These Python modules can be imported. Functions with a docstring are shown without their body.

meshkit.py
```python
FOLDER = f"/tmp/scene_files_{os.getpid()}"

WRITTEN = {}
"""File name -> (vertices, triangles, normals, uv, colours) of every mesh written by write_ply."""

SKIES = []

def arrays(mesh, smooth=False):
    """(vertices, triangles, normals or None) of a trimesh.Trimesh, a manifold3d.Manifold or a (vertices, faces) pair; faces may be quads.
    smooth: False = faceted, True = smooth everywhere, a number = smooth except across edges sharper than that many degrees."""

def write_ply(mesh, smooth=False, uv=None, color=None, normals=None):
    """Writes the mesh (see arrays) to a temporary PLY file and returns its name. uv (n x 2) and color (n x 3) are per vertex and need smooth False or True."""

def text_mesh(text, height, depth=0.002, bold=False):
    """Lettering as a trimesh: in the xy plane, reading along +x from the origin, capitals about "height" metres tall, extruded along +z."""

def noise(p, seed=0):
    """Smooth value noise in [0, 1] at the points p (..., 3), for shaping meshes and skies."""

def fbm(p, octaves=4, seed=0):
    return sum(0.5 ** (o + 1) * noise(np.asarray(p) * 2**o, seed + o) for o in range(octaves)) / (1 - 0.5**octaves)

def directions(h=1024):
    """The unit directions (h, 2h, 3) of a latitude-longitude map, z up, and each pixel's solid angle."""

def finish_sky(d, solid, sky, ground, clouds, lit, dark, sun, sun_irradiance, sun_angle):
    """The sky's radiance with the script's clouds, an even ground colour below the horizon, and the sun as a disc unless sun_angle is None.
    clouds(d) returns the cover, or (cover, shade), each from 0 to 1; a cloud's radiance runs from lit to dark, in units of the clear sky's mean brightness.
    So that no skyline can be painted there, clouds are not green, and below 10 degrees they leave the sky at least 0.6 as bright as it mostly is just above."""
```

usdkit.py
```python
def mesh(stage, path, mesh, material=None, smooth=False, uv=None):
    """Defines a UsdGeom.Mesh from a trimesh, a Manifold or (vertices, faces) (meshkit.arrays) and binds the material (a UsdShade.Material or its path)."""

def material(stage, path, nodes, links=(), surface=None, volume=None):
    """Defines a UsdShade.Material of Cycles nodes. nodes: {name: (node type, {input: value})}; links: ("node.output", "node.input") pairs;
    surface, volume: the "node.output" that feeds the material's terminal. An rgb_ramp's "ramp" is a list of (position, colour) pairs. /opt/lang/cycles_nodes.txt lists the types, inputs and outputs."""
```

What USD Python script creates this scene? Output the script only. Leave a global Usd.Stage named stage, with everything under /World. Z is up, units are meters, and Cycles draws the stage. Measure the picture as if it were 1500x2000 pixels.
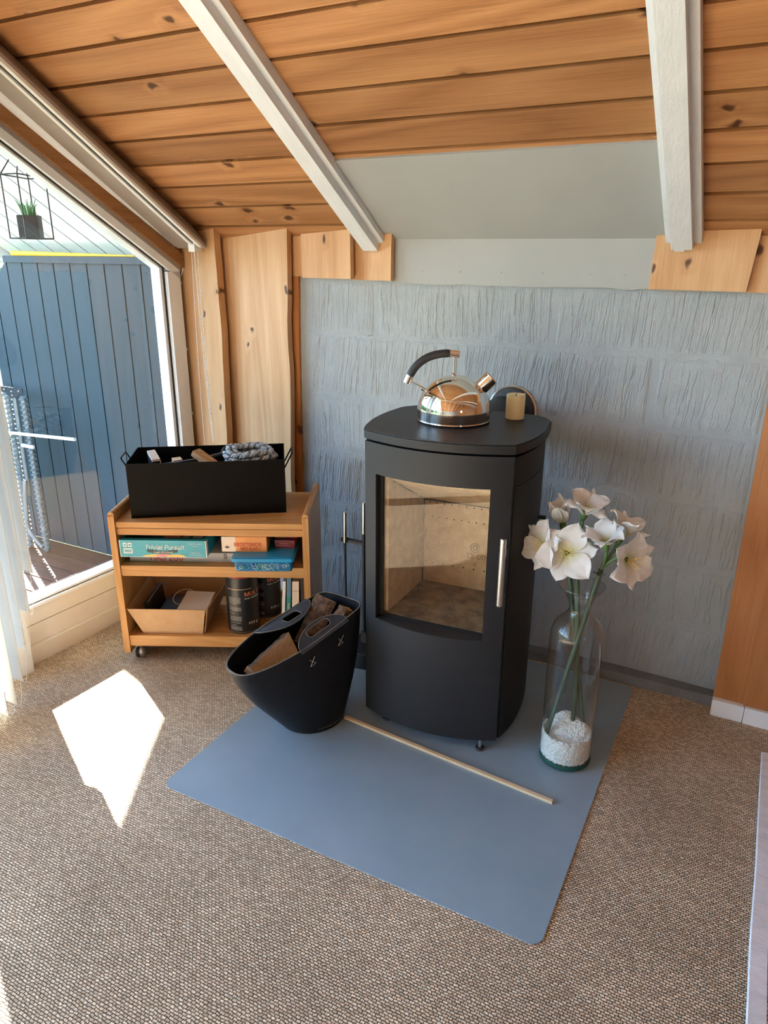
import math, random
import numpy as np
import trimesh
import meshkit, usdkit
from shapely.geometry import Polygon, Point, box as sbox
from shapely import affinity
from pxr import Usd, UsdGeom, UsdLux, UsdShade, Gf, Sdf, Vt

stage = Usd.Stage.CreateInMemory()
UsdGeom.SetStageUpAxis(stage, "Z")
UsdGeom.SetStageMetersPerUnit(stage, 1.0)
stage.SetDefaultPrim(UsdGeom.Xform.Define(stage, "/World").GetPrim())
random.seed(7)
rng = np.random.default_rng(11)
PI = math.pi

# ------------------------------------------------------------------ camera, sky, sun, exposure
EYE = np.array([0.0, 0.0, 1.5])
YAW, PITCH, ROLL = -0.48215, 0.34505, 0.00546
EXPOSURE = 0.0
SKY = 0.50
SUN = 19.0
SUN_AZ, SUN_EL = math.radians(27.5), math.radians(33.9)      # travels +X and a little -Y, downwards

fw = np.array([math.sin(YAW) * math.cos(PITCH), math.cos(YAW) * math.cos(PITCH), -math.sin(PITCH)])
r0 = np.array([math.cos(YAW), -math.sin(YAW), 0]); u0 = np.cross(r0, fw)
rt = math.cos(ROLL) * r0 + math.sin(ROLL) * u0
up = -math.sin(ROLL) * r0 + math.cos(ROLL) * u0
cam = UsdGeom.Camera.Define(stage, "/World/camera")
cam.CreateHorizontalApertureAttr(36.0)
cam.CreateVerticalApertureAttr(48.0)
cam.CreateFocalLengthAttr(36.0 * 1419.2 / 1500.0)
cam.CreateClippingRangeAttr(Gf.Vec2f(0.05, 500))
cam.CreateExposureAttr(EXPOSURE)
cam.AddTransformOp().Set(Gf.Matrix4d(*rt, 0, *up, 0, *(-fw), 0, *EYE, 1))


def basis(z):
    z = np.asarray(z, float) / np.linalg.norm(z)
    x = np.cross([0, 0, 1.0] if abs(z[2]) < .95 else [1.0, 0, 0], z); x /= np.linalg.norm(x)
    return np.stack([x, np.cross(z, x), z], 1)


def material(name, nodes, links=(), surface="p.BSDF", volume=None):
    return usdkit.material(stage, "/World/Looks/" + name, nodes, links, surface, volume)


sky_mat = material("sky", {
    "s": ("sky_texture", {"sky_type": "multiple_scattering", "sun_disc": False, "sun_elevation": SUN_EL, "sun_rotation": math.radians(-62), "altitude": 10.0}),
    "g": ("hsv", {"saturation": 1.0, "value": 1.0}),
    "b": ("background_shader", {"strength": 1.0})}, [("s.color", "g.color"), ("g.color", "b.color")], surface="b.background")
dome = UsdLux.DomeLight.Define(stage, "/World/sky")
dome.CreateIntensityAttr(SKY)
UsdShade.MaterialBindingAPI.Apply(dome.GetPrim()).Bind(sky_mat)
sun = UsdLux.DistantLight.Define(stage, "/World/sun")
sun.CreateIntensityAttr(SUN); sun.CreateNormalizeAttr(True); sun.CreateAngleAttr(0.53); sun.CreateColorAttr(Gf.Vec3f(1.0, .965, .91))
sd = np.array([math.cos(SUN_EL) * math.cos(SUN_AZ), -math.cos(SUN_EL) * math.sin(SUN_AZ), -math.sin(SUN_EL)])
B = basis(-sd)
sun.AddTransformOp().Set(Gf.Matrix4d(*B[:, 0], 0, *B[:, 1], 0, *B[:, 2], 0, 0, 0, 8, 1))


# ------------------------------------------------------------------ materials
def plain(name, color, rough=.5, metallic=0.0, spec=.5, bump=None, **kw):
    n = {"p": ("principled_bsdf", {"base_color": color, "roughness": rough, "metallic": metallic, "specular_ior_level": spec, **kw})}
    l = []
    if bump:                                     # (scale, strength, distance)
        n["geo"] = ("geometry", {})
        n["nz"] = ("noise_texture", {"scale": bump[0], "detail": 4.0, "roughness": .6})
        n["b"] = ("bump", {"strength": bump[1], "distance": bump[2]})
        l = [("geo.position", "nz.vector"), ("nz.fac", "b.height"), ("b.normal", "p.normal")]
    return material(name, n, l)


def mottled(name, c1, c2, scale, rough=.5, spec=.5, bump=(60., .3, .002), detail=3.0, stretch=(1, 1, 1), metallic=0.0):
    n = {"geo": ("geometry", {}), "mp": ("mapping", {"scale": stretch}),
         "n1": ("noise_texture", {"scale": scale, "detail": detail, "roughness": .6}),
         "n2": ("noise_texture", {"scale": bump[0], "detail": 2.0, "roughness": .6}),
         "rp": ("rgb_ramp", {"ramp": [(.3, c1), (.7, c2)]}),
         "b": ("bump", {"strength": bump[1], "distance": bump[2]}),
         "p": ("principled_bsdf", {"roughness": rough, "specular_ior_level": spec, "metallic": metallic})}
    l = [("geo.position", "mp.vector"), ("mp.vector", "n1.vector"), ("n1.fac", "rp.fac"), ("rp.color", "p.base_color"),
         ("mp.vector", "n2.vector"), ("n2.fac", "b.height"), ("b.normal", "p.normal")]
    return material(name, n, l)


def wood(name, dark, mid, light, axis, rough=.5, knots=1.0, rings=9.0, scale=1.0, vary=.14, spec=.3, bump=.25, knotcol=(.10, .04, .018), kscale=4.2, angle=0.0, ringw=.22, flat=None, kthin=.45, fibre=260.0, tone=2.2):
    """Plain-sawn timber: contour rings round knots, fine fibre along the axis, each board its own tone."""
    st = [1.0, 1.0, 1.0]; st[axis] = .10
    sf = [1.0, 1.0, 1.0]; sf[axis] = .018
    sk = [1.0, 1.0, 1.0]; sk[axis] = .62
    if flat is not None: sk[flat] = 0.0
    n = {"geo": ("geometry", {}), "oi": ("object_info", {}),
         "rot": ("vector_rotate", {"rotate_type": "z_axis", "angle": angle}),
         "r1": ("math", {"math_type": "multiply", "value2": 37.3}), "r2": ("math", {"math_type": "multiply", "value2": 91.7}), "r3": ("math", {"math_type": "multiply", "value2": 53.1}),
         "cx": ("combine_xyz", {}), "ad": ("vector_math", {"math_type": "add"}),
         "m1": ("mapping", {"scale": st}), "m2": ("mapping", {"scale": sf}), "m3": ("mapping", {"scale": sk}),
         "n1": ("noise_texture", {"scale": 4.5 * scale, "detail": 1.5, "roughness": .45}),
         "k": ("voronoi_texture", {"dimensions": "2D", "scale": kscale * scale, "randomness": 1.0}), "sx": ("separate_xyz", {}), "cz": ("combine_xyz", {}), "ksep": ("separate_color", {}), "kon": ("math", {"math_type": "less_than", "value2": kthin}), "kmul": ("math", {"math_type": "multiply"}), "krm": ("math", {"math_type": "multiply"}),
         "kw": ("noise_texture", {"scale": 26.0, "detail": 1.0}), "kws": ("vector_math", {"math_type": "scale", "scale": .035}), "kwa": ("vector_math", {"math_type": "add"}),
         "kr": ("map_range", {"range_type": "smoothstep", "from_min": .05, "from_max": .30, "to_min": .05 * knots, "to_max": 0.0, "clamp": True}),
         "sum": ("math", {"math_type": "add"}),
         "mul": ("math", {"math_type": "multiply", "value2": rings * 2}),
         "pp": ("math", {"math_type": "pingpong", "value2": 1.0}),
         "n2": ("noise_texture", {"scale": fibre, "detail": 2.0, "roughness": .7}),
         "n3": ("noise_texture", {"scale": tone, "detail": 1.0}),
         "w1": ("math", {"math_type": "multiply", "value2": ringw}), "w2": ("math", {"math_type": "multiply", "value2": .52}), "w3": ("math", {"math_type": "multiply", "value2": .72 - ringw}),
         "s1": ("math", {"math_type": "add"}), "s2": ("math", {"math_type": "add"}),
         "rp": ("rgb_ramp", {"ramp": [(.20, dark), (.53, mid), (.88, light)]}),
         "kd": ("map_range", {"range_type": "smoothstep", "from_min": .035, "from_max": .105, "to_min": .93 * min(knots, 1), "to_max": 0.0, "clamp": True}),
         "km": ("mix_color", {"b": knotcol}),
         "tv": ("map_range", {"to_min": 1 - vary, "to_max": 1 + vary}),
         "hs": ("hsv", {}),
         "bp": ("bump", {"strength": bump, "distance": .002}),
         "p": ("principled_bsdf", {"roughness": rough, "specular_ior_level": spec})}
    l = [("oi.random", "r1.value1"), ("oi.random", "r2.value1"), ("oi.random", "r3.value1"),
         ("r1.value", "cx.x"), ("r2.value", "cx.y"), ("r3.value", "cx.z"),
         ("geo.position", "rot.vector"), ("rot.vector", "ad.vector1"), ("cx.vector", "ad.vector2"),
         ("ad.vector", "m1.vector"), ("ad.vector", "m2.vector"), ("ad.vector", "m3.vector"),
         ("m1.vector", "n1.vector"), ("ad.vector", "kw.vector"), ("kw.color", "kws.vector1"), ("m3.vector", "kwa.vector1"), ("kws.vector", "kwa.vector2"), ("kwa.vector", "sx.vector"), ("sx.x", "cz.x"), ("sx." + ("z" if flat == 1 or axis == 2 else "y"), "cz.y"), ("cz.vector", "k.vector"), ("k.color", "ksep.color"), ("ksep.r", "kon.value1"), ("kd.result", "kmul.value1"), ("kon.value", "kmul.value2"), ("k.distance", "kr.value"),
         ("n1.fac", "sum.value1"), ("kr.result", "krm.value1"), ("kon.value", "krm.value2"), ("krm.value", "sum.value2"), ("sum.value", "mul.value1"), ("mul.value", "pp.value1"),
         ("m2.vector", "n2.vector"), ("m1.vector", "n3.vector"),
         ("pp.value", "w1.value1"), ("n2.fac", "w2.value1"), ("n3.fac", "w3.value1"),
         ("w1.value", "s1.value1"), ("w2.value", "s1.value2"), ("s1.value", "s2.value1"), ("w3.value", "s2.value2"),
         ("s2.value", "rp.fac"), ("k.distance", "kd.value"), ("rp.color", "km.a"), ("kmul.value", "km.fac"),
         ("oi.random", "tv.value"), ("tv.result", "hs.value"), ("km.result", "hs.color"), ("hs.color", "p.base_color"),
         ("s2.value", "bp.height"), ("bp.normal", "p.normal")]
    return material(name, n, l)


def pane(name, tint=(1, 1, 1), f0=.04, rough=0.0, power=5.0):
    """Thin clear sheet: Schlick reflection over plain transparency, the same from both faces."""
    return material(name, {"t": ("transparent_bsdf", {"color": tint}), "g": ("glossy_bsdf", {"color": (1, 1, 1), "roughness": rough}),
                           "lw": ("layer_weight", {"blend": .5}), "pw": ("math", {"math_type": "power", "value2": power}), "ma": ("math", {"math_type": "multiply_add", "value2": 1 - f0, "value3": f0}), "m": ("mix_closure", {})},
                    [("lw.facing", "pw.value1"), ("pw.value", "ma.value1"), ("ma.value", "m.fac"), ("t.BSDF", "m.closure1"), ("g.BSDF", "m.closure2")], surface="m.closure")


M = {}
M["ceil"] = wood("ceiling_pine", (.17, .070, .026), (.375, .172, .068), (.53, .275, .120), 0, rough=.45, vary=.15, ringw=.26, flat=2, kscale=7.5, kthin=.42, knotcol=(.065, .02, .006))
M["pine"] = wood("wall_pine", (.42, .205, .085), (.60, .35, .17), (.72, .47, .26), 2, rough=.5, vary=.07, ringw=.17, kscale=9, flat=1, kthin=.30, tone=16.0, knotcol=(.085, .04, .025))
M["redpine"] = wood("side_pine", (.24, .08, .025), (.40, .155, .05), (.53, .235, .09), 2, rough=.45, vary=.1, flat=1, kscale=6, kthin=.2)
M["darkpine"] = wood("edge_pine", (.10, .035, .012), (.2, .08, .03), (.30, .13, .05), 2, rough=.6, knots=.3)
M["oakx"] = wood("cart_oak", (.34, .145, .042), (.50, .245, .08), (.61, .335, .13), 0, rough=.42, knots=0.0, rings=14, scale=1.6, vary=.05, angle=-math.radians(27))
M["oakz"] = wood("cart_oak_upright", (.34, .145, .042), (.50, .245, .08), (.61, .335, .13), 2, rough=.38, knots=0.0, rings=14, scale=1.6, vary=.05)
M["trimwood"] = wood("trim_pine", (.20, .08, .025), (.34, .15, .05), (.44, .21, .08), 1, rough=.5, knots=.4)
M["blackgap"] = plain("gap", (.018, .012, .008), .9)
M["beam"] = mottled("beam_paint", (.68, .725, .76), (.76, .80, .84), 30, .5, .35, bump=(140., .55, .002), stretch=(1, .25, .25))
M["graypanel"] = mottled("panel_paint", (.385, .405, .395), (.415, .435, .425), 3, .42, .4, bump=(45., .12, .002))
M["block"] = mottled("block_paint", (.345, .39, .41), (.39, .435, .455), 12, .5, .4, bump=(170., .5, .002))
M["ledge"] = mottled("ledge_paint", (.13, .145, .15), (.18, .19, .195), 20, .45, .4, bump=(90., .4, .002))
M["white"] = mottled("white_paint", (.80, .82, .83), (.86, .88, .89), 12, .38, .4, bump=(70., .15, .002))
M["cream"] = mottled("cream_paint", (.83, .78, .70), (.88, .83, .75), 8, .4, .4, bump=(60., .15, .002))
M["beige"] = mottled("beige_paint", (.31, .265, .23), (.36, .31, .27), 8, .5, .3, bump=(60., .2, .002))
M["plastic"] = plain("white_plastic", (.80, .80, .78), .35)
M["greyplastic"] = plain("grey_plastic", (.55, .52, .49), .45)
M["gasket"] = plain("gasket", (.015, .016, .018), .6)
M["glass"] = pane("window_glass", (.97, .985, .98), .055)
M["stoveglass"] = pane("stove_glass", (.95, .93, .90), .022)
M["vaseglass"] = pane("vase_glass", (.90, .935, .92), .05, power=2.8)
M["baseglass"] = material("vase_base_glass", {"p": ("principled_bsdf", {"base_color": (.02, .11, .085), "roughness": .05, "transmission_weight": .3, "ior": 1.5})})
M["steel"] = plain("stove_steel", (.0175, .0185, .021), .44, spec=.30, bump=(900., .06, .001))
M["steelside"] = plain("stove_side_steel", (.013, .0125, .012), .5, spec=.25, bump=(900., .06, .001))
M["iron"] = plain("black_iron", (.012, .012, .013), .5)
M["chrome"] = plain("polished_steel", (.80, .79, .77), .045, metallic=1.0)
M["band"] = plain("satin_steel", (.50, .48, .46), .13, metallic=1.0)
M["brushed"] = plain("brushed_steel", (.62, .60, .57), .26, metallic=1.0)
M["rubber"] = plain("soft_black", (.02, .021, .025), .5)
M["brick"] = mottled("vermiculite", (.46, .33, .19), (.60, .45, .28), 26, .85, .2, bump=(260., .6, .002))
M["ash"] = mottled("sooty_base", (.13, .10, .07), (.33, .25, .16), 24, .9, .1, bump=(120., .6, .004))
M["wax"] = plain("candle_wax", (.83, .68, .40), .4, subsurface_weight=.35, subsurface_scale=.02)
M["mat"] = mottled("hearth_paint", (.225, .315, .39), (.255, .345, .42), 5, .34, .5, bump=(25., .06, .002))
M["leather"] = mottled("black_leather", (.006, .0066, .0085), (.011, .0122, .015), 40, .5, .28, bump=(220., .25, .001))
M["leatheredge"] = plain("raw_leather_edge", (.17, .155, .135), .8)
M["felt"] = mottled("strap_leather", (.022, .030, .042), (.034, .046, .062), 60, .6, .4, bump=(300., .3, .001))
M["thread"] = plain("pale_thread", (.45, .41, .34), .8)
M["logside"] = wood("split_log", (.20, .10, .045), (.40, .24, .12), (.62, .42, .24), 0, rough=.8, knots=.2, scale=2.5, bump=.8)
M["logpale"] = wood("fresh_split", (.45, .28, .15), (.68, .49, .31), (.80, .64, .45), 0, rough=.8, knots=.0, scale=3, bump=.8)
M["bark"] = mottled("bark", (.05, .03, .02), (.17, .10, .065), 50, .9, .1, bump=(90., 1., .006))
M["card"] = mottled("cardboard", (.50, .31, .165), (.56, .36, .20), 18, .75, .2, bump=(200., .1, .001))
M["black"] = plain("black_metal", (.0055, .0045, .004), .45, spec=.07)
M["blackplastic"] = plain("black_plastic", (.012, .012, .013), .4)
M["paper"] = plain("white_paper", (.80, .79, .78), .7)
M["stem"] = mottled("flower_stem", (.055, .085, .055), (.085, .12, .075), 20, .55, .4, bump=(60., .2, .001))
M["leaf"] = plain("green_leaf", (.08, .15, .045), .5)
M["petal"] = material("silk_petal", {
    "geo": ("geometry", {}), "n": ("noise_texture", {"scale": 70.0, "detail": 3.0}),
    "rp": ("rgb_ramp", {"ramp": [(.3, (.87, .88, .88)), (.7, (.93, .935, .94))]}),
    "at": ("attribute", {"attribute": "throat"}), "mx": ("mix_color", {"b": (.66, .66, .28)}),
    "bp": ("bump", {"strength": .25, "distance": .002}),
    "d": ("principled_bsdf", {"roughness": .6, "specular_ior_level": .25}), "t": ("translucent_bsdf", {"color": (.86, .86, .84)}),
    "m": ("mix_closure", {"fac": .30})},
    [("geo.position", "n.vector"), ("n.fac", "rp.fac"), ("rp.color", "mx.a"), ("at.fac", "mx.fac"), ("mx.result", "d.base_color"), ("n.fac", "bp.height"), ("bp.normal", "d.normal"),
     ("d.BSDF", "m.closure1"), ("t.BSDF", "m.closure2")], surface="m.closure")
M["fabric"] = material("blind_fabric", {
    "geo": ("geometry", {}), "n": ("noise_texture", {"scale": 300.0, "detail": 2.0}), "bp": ("bump", {"strength": .15, "distance": .001}),
    "d": ("principled_bsdf", {"base_color": (.74, .70, .62), "roughness": .75, "specular_ior_level": .2}), "t": ("translucent_bsdf", {"color": (.80, .80, .74)}),
    "m": ("mix_closure", {"fac": .06})},
    [("geo.position", "n.vector"), ("n.fac", "bp.height"), ("bp.normal", "d.normal"), ("d.BSDF", "m.closure1"), ("t.BSDF", "m.closure2")], surface="m.closure")
M["pebble"] = mottled("white_pebbles", (.80, .80, .78), (.90, .90, .89), 90, .6, .3)
M["fence"] = wood("fence_paint", (.014, .029, .044), (.018, .036, .053), (.022, .042, .060), 2, rough=.45, knots=0.0, vary=.06)
M["fencegap"] = plain("fence_gap", (.015, .02, .026), .8)
M["porchwhite"] = mottled("porch_paint", (.74, .78, .80), (.80, .84, .86), 9, .6, .3, bump=(60., .3, .002))
M["deck"] = wood("deck_board", (.07, .028, .014), (.11, .046, .024), (.15, .07, .038), 0, rough=.7, knots=.2, vary=.1)
M["tube"] = plain("chair_tube", (.16, .20, .225), .35, metallic=.2)
M["wrap"] = plain("chair_wrap", (.12, .155, .175), .8)
M["yellow"] = plain("yellow_plastic", (.88, .50, .03), .4)
M["green"] = plain("plant_green", (.12, .34, .13), .5)
M["lawn"] = mottled("lawn", (.04, .06, .025), (.065, .085, .038), 6, .9, .1)
M["hedge"] = mottled("hedge_leaf", (.05, .10, .03), (.12, .19, .06), 9, .8, .2, bump=(30., 1., .05))
M["teal"] = mottled("teal_card", (.02, .30, .42), (.03, .38, .50), 14, .35, .5, bump=(40., .05, .001))
M["darkteal"] = plain("dark_teal_card", (.010, .045, .055), .4)
M["greycard"] = plain("grey_card", (.42, .42, .42), .4)
M["orangecard"] = plain("orange_card", (.80, .33, .10), .45)
M["creamcard"] = plain("cream_card", (.78, .66, .55), .5)
M["redink"] = plain("red_ink", (.55, .05, .03), .5)
M["darkink"] = plain("dark_ink", (.03, .025, .03), .5)
M["redcard"] = plain("dark_red_card", (.16, .015, .02), .4)
M["whiteink"] = plain("white_ink", (.78, .78, .76), .5)
M["greyink"] = plain("grey_ink", (.30, .29, .27), .5)
M["orangeink"] = plain("orange_ink", (.62, .20, .09), .45)
M["goldink"] = plain("copper_ink", (.50, .30, .20), .4)
M["yellowink"] = plain("yellow_ink", (.80, .55, .15), .5)
M["pinkink"] = plain("pink_ink", (.75, .28, .30), .5)
M["bluetub"] = material("blue_tub", {"p": ("principled_bsdf", {"base_color": (.03, .24, .55), "roughness": .25}), "t": ("transparent_bsdf", {"color": (.25, .62, .88)}), "m": ("mix_closure", {"fac": .35})},
                        [("p.BSDF", "m.closure1"), ("t.BSDF", "m.closure2")], surface="m.closure")
M["bluelid"] = plain("blue_lid", (.015, .27, .52), .25)
M["bandgreen"] = plain("green_bands", (.05, .42, .38), .5)
M["bandblue"] = plain("blue_bands", (.10, .24, .60), .5)
M["bandwhite"] = plain("pale_bands", (.55, .75, .78), .5)
M["tin"] = plain("black_tin", (.014, .014, .015), .3)
M["tinlid"] = plain("red_lid", (.30, .02, .02), .35)
M["bookwhite"] = plain("book_white", (.75, .72, .68), .5)
M["bookblue"] = plain("book_blue", (.10, .22, .33), .45)
M["bookgreen"] = plain("book_green", (.02, .25, .18), .45)
M["bookcream"] = plain("book_cream", (.74, .62, .48), .5)
M["bookdark"] = plain("book_dark", (.03, .022, .02), .45)
M["pink"] = plain("salmon_label", (.75, .36, .28), .5)
M["rope"] = mottled("rope", (.30, .36, .42), (.68, .72, .76), 95, .8, .2, bump=(300., .4, .001), stretch=(1, 1.6, 1.6), detail=1)
M["stick"] = wood("pine_stick", (.56, .38, .2), (.72, .53, .32), (.82, .66, .45), 0, rough=.6, knots=0.0, scale=3)
M["rugwhite"] = mottled("rug_border", (.62, .63, .66), (.78, .79, .82), 40, .85, .1, bump=(220., .5, .002), stretch=(.35, 1, 1))
M["caster"] = plain("caster_steel", (.42, .40, .38), .25, metallic=.8)
M["drain"] = plain("hole_black", (.008, .006, .005), .9)


def weave(name, c1, c2, gap, bw, rh, rot=0.0, bump=.8, rough=.9, jitter=.0016, ms=.16):
    return material(name, {
        "geo": ("geometry", {}), "n0": ("noise_texture", {"scale": 60.0, "detail": 1.0}), "sc": ("vector_math", {"math_type": "scale", "scale": jitter * 2}), "ad": ("vector_math", {"math_type": "add"}),
        "mp": ("mapping", {"rotation": (0, 0, rot), "scale": (1, 1, 1)}),
        "br": ("brick_texture", {"scale": 1.0, "brick_width": bw, "row_height": rh, "mortar_size": rh * ms, "mortar_smooth": .9, "color1": c1, "color2": c2, "mortar": gap, "offset": .5, "bias": .1}),
        "n1": ("noise_texture", {"scale": 3.0, "detail": 1.0}), "tv": ("map_range", {"from_min": .3, "from_max": .7, "to_min": .86, "to_max": 1.12}),
        "n2": ("noise_texture", {"scale": 300.0, "detail": 1.0}), "t2": ("map_range", {"from_min": .3, "from_max": .7, "to_min": .62, "to_max": 1.38}), "mm": ("math", {"math_type": "multiply"}),
        "hs": ("hsv", {}), "iv": ("math", {"math_type": "subtract", "value1": 1.0}), "b": ("bump", {"strength": bump, "distance": .004}),
        "p": ("principled_bsdf", {"roughness": rough, "specular_ior_level": .15})},
        [("geo.position", "n0.vector"), ("n0.color", "sc.vector1"), ("geo.position", "ad.vector1"), ("sc.vector", "ad.vector2"), ("ad.vector", "mp.vector"), ("mp.vector", "br.vector"),
         ("geo.position", "n1.vector"), ("n1.fac", "tv.value"), ("geo.position", "n2.vector"), ("n2.fac", "t2.value"), ("tv.result", "mm.value1"), ("t2.result", "mm.value2"), ("mm.value", "hs.value"), ("br.color", "hs.color"),
         ("hs.color", "p.base_color"), ("br.fac", "iv.value2"), ("iv.value", "b.height"), ("b.normal", "p.normal")])


M["sisal"] = weave("sisal_weave", (.86, .72, .545), (.55, .435, .31), (.13, .09, .055), .0112, .0066, jitter=.0030, ms=.2)
M["rugweave"] = weave("rug_weave", (.62, .60, .57), (.48, .46, .44), (.06, .05, .045), .022, .011, rot=.0, ms=.22, jitter=.001)

# ------------------------------------------------------------------ meshes
cat = trimesh.util.concatenate


def tri(v, f):
    return trimesh.Trimesh(np.asarray(v, float), np.asarray(f, int), process=False)


_S = np.array([[x, y, z] for x in (-1, 1) for y in (-1, 1) for z in (-1, 1)], float)
_C = np.vstack([[s * np.array([1, 1, 1]) - np.eye(3)[k] * s * .2 for k in range(3)] for s in _S])
_C = np.array([[s[j] * (1 if j != k else .8) for j in range(3)] for s in _S for k in range(3)])
_hull = trimesh.convex.convex_hull(_C)
_idx = np.array([int(np.argmin(np.linalg.norm(_C - p, axis=1))) for p in _hull.vertices])
_F = _idx[_hull.faces]
_K = np.array([k for s in range(8) for k in range(3)]); _SS = np.repeat(_S, 3, axis=0)


def box(x0, x1, y0, y1, z0, z1, b=.002):
    lo, hi = np.minimum([x0, y0, z0], [x1, y1, z1]).astype(float), np.maximum([x0, y0, z0], [x1, y1, z1]).astype(float)
    c, h = (lo + hi) / 2, (hi - lo) / 2
    b = min(b, h.min() * .45)
    v = c + _SS * h
    v[np.arange(24), _K] -= _SS[np.arange(24), _K] * b
    return tri(v, _F)


def hexa(p):
    """Eight corners (bottom four, top four, both counter-clockwise seen from above) -> closed mesh."""
    f = [[0, 2, 1], [0, 3, 2], [4, 5, 6], [4, 6, 7]]
    for i in range(4):
        j = (i + 1) % 4
        f += [[i, j, j + 4], [i, j + 4, i + 4]]
    return tri(p, f)


def tube(path, r, n=10, closed=False, flat=None, cap=True):
    p = np.asarray(path, float); m = len(p)
    r = np.broadcast_to(np.asarray(r, float), (m,))
    t = np.gradient(p, axis=0) if not closed else np.roll(p, -1, 0) - np.roll(p, 1, 0)
    t /= np.maximum(np.linalg.norm(t, axis=1, keepdims=True), 1e-12)
    a = np.cross(t[0], [0, 0, 1.0]); a = np.cross(t[0], [1.0, 0, 0]) if np.linalg.norm(a) < .1 else a
    a /= np.linalg.norm(a)
    v = []
    th = np.linspace(0, 2 * PI, n, endpoint=False)
    for i in range(m):
        a = a - t[i] * a.dot(t[i]); a /= np.linalg.norm(a); b = np.cross(t[i], a)
        v.append(p[i] + r[i] * (np.cos(th)[:, None] * a + np.sin(th)[:, None] * b))
    v = np.vstack(v); f = []
    for i in range(m if closed else m - 1):
        i2 = (i + 1) % m
        for k in range(n):
            k2 = (k + 1) % n
            f += [[i * n + k, i * n + k2, i2 * n + k2], [i * n + k, i2 * n + k2, i2 * n + k]]
    if not closed and cap:
        v = np.vstack([v, p[0], p[-1]]); c = m * n
        for k in range(n):
            k2 = (k + 1) % n
            f += [[c, k2, k], [c + 1, (m - 1) * n + k, (m - 1) * n + k2]]
    return tri(v, f)


def lathe(prof, n=48, c=(0, 0, 0)):
    """(radius, z) profile, bottom to top on the outside; ends on the axis close it."""
    prof = np.asarray(prof, float); m = len(prof)
    th = np.linspace(0, 2 * PI, n, endpoint=False)
    v = np.stack([np.outer(prof[:, 0], np.cos(th)), np.outer(prof[:, 0], np.sin(th)), np.repeat(prof[:, 1:2], n, 1)], -1).reshape(-1, 3)
    f = []
    for i in range(m - 1):
        for k in range(n):
            k2 = (k + 1) % n
            if prof[i, 0] > 1e-9: f.append([i * n + k, i * n + k2, (i + 1) * n + k2])
            if prof[i + 1, 0] > 1e-9: f.append([i * n + k, (i + 1) * n + k2, (i + 1) * n + k])
    return tri(v + np.asarray(c, float), f)


def rod(a, b, r, n=14):
    return tube([a, b], r, n)


def extrude(poly, h):
    parts = [trimesh.creation.extrude_polygon(g, h, engine="earcut") for g in getattr(poly, "geoms", [poly])]
    return cat(parts)


def axes(m, x, y, z, o=(0, 0, 0)):
    """Mesh coordinates (a, b, c) -> a*x + b*y + c*z + o."""
    A = np.stack([np.asarray(x, float), np.asarray(y, float), np.asarray(z, float)], 1)
    m = tri(m.vertices @ A.T + np.asarray(o, float), m.faces)
    if np.linalg.det(A) < 0: m.invert()
    return m


def moved(m, o=(0, 0, 0), rz=0.0):
    c, s = math.cos(rz), math.sin(rz)
    return tri(m.vertices @ np.array([[c, s, 0], [-s, c, 0], [0, 0, 1]]) + np.asarray(o, float), m.faces)


def prism_yz(pts, x0, x1):
    """Polygon in (y, z) extruded along x."""
    return axes(extrude(Polygon(pts), abs(x1 - x0)), (0, 1, 0), (0, 0, 1), (1, 0, 0), (min(x0, x1), 0, 0))


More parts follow.
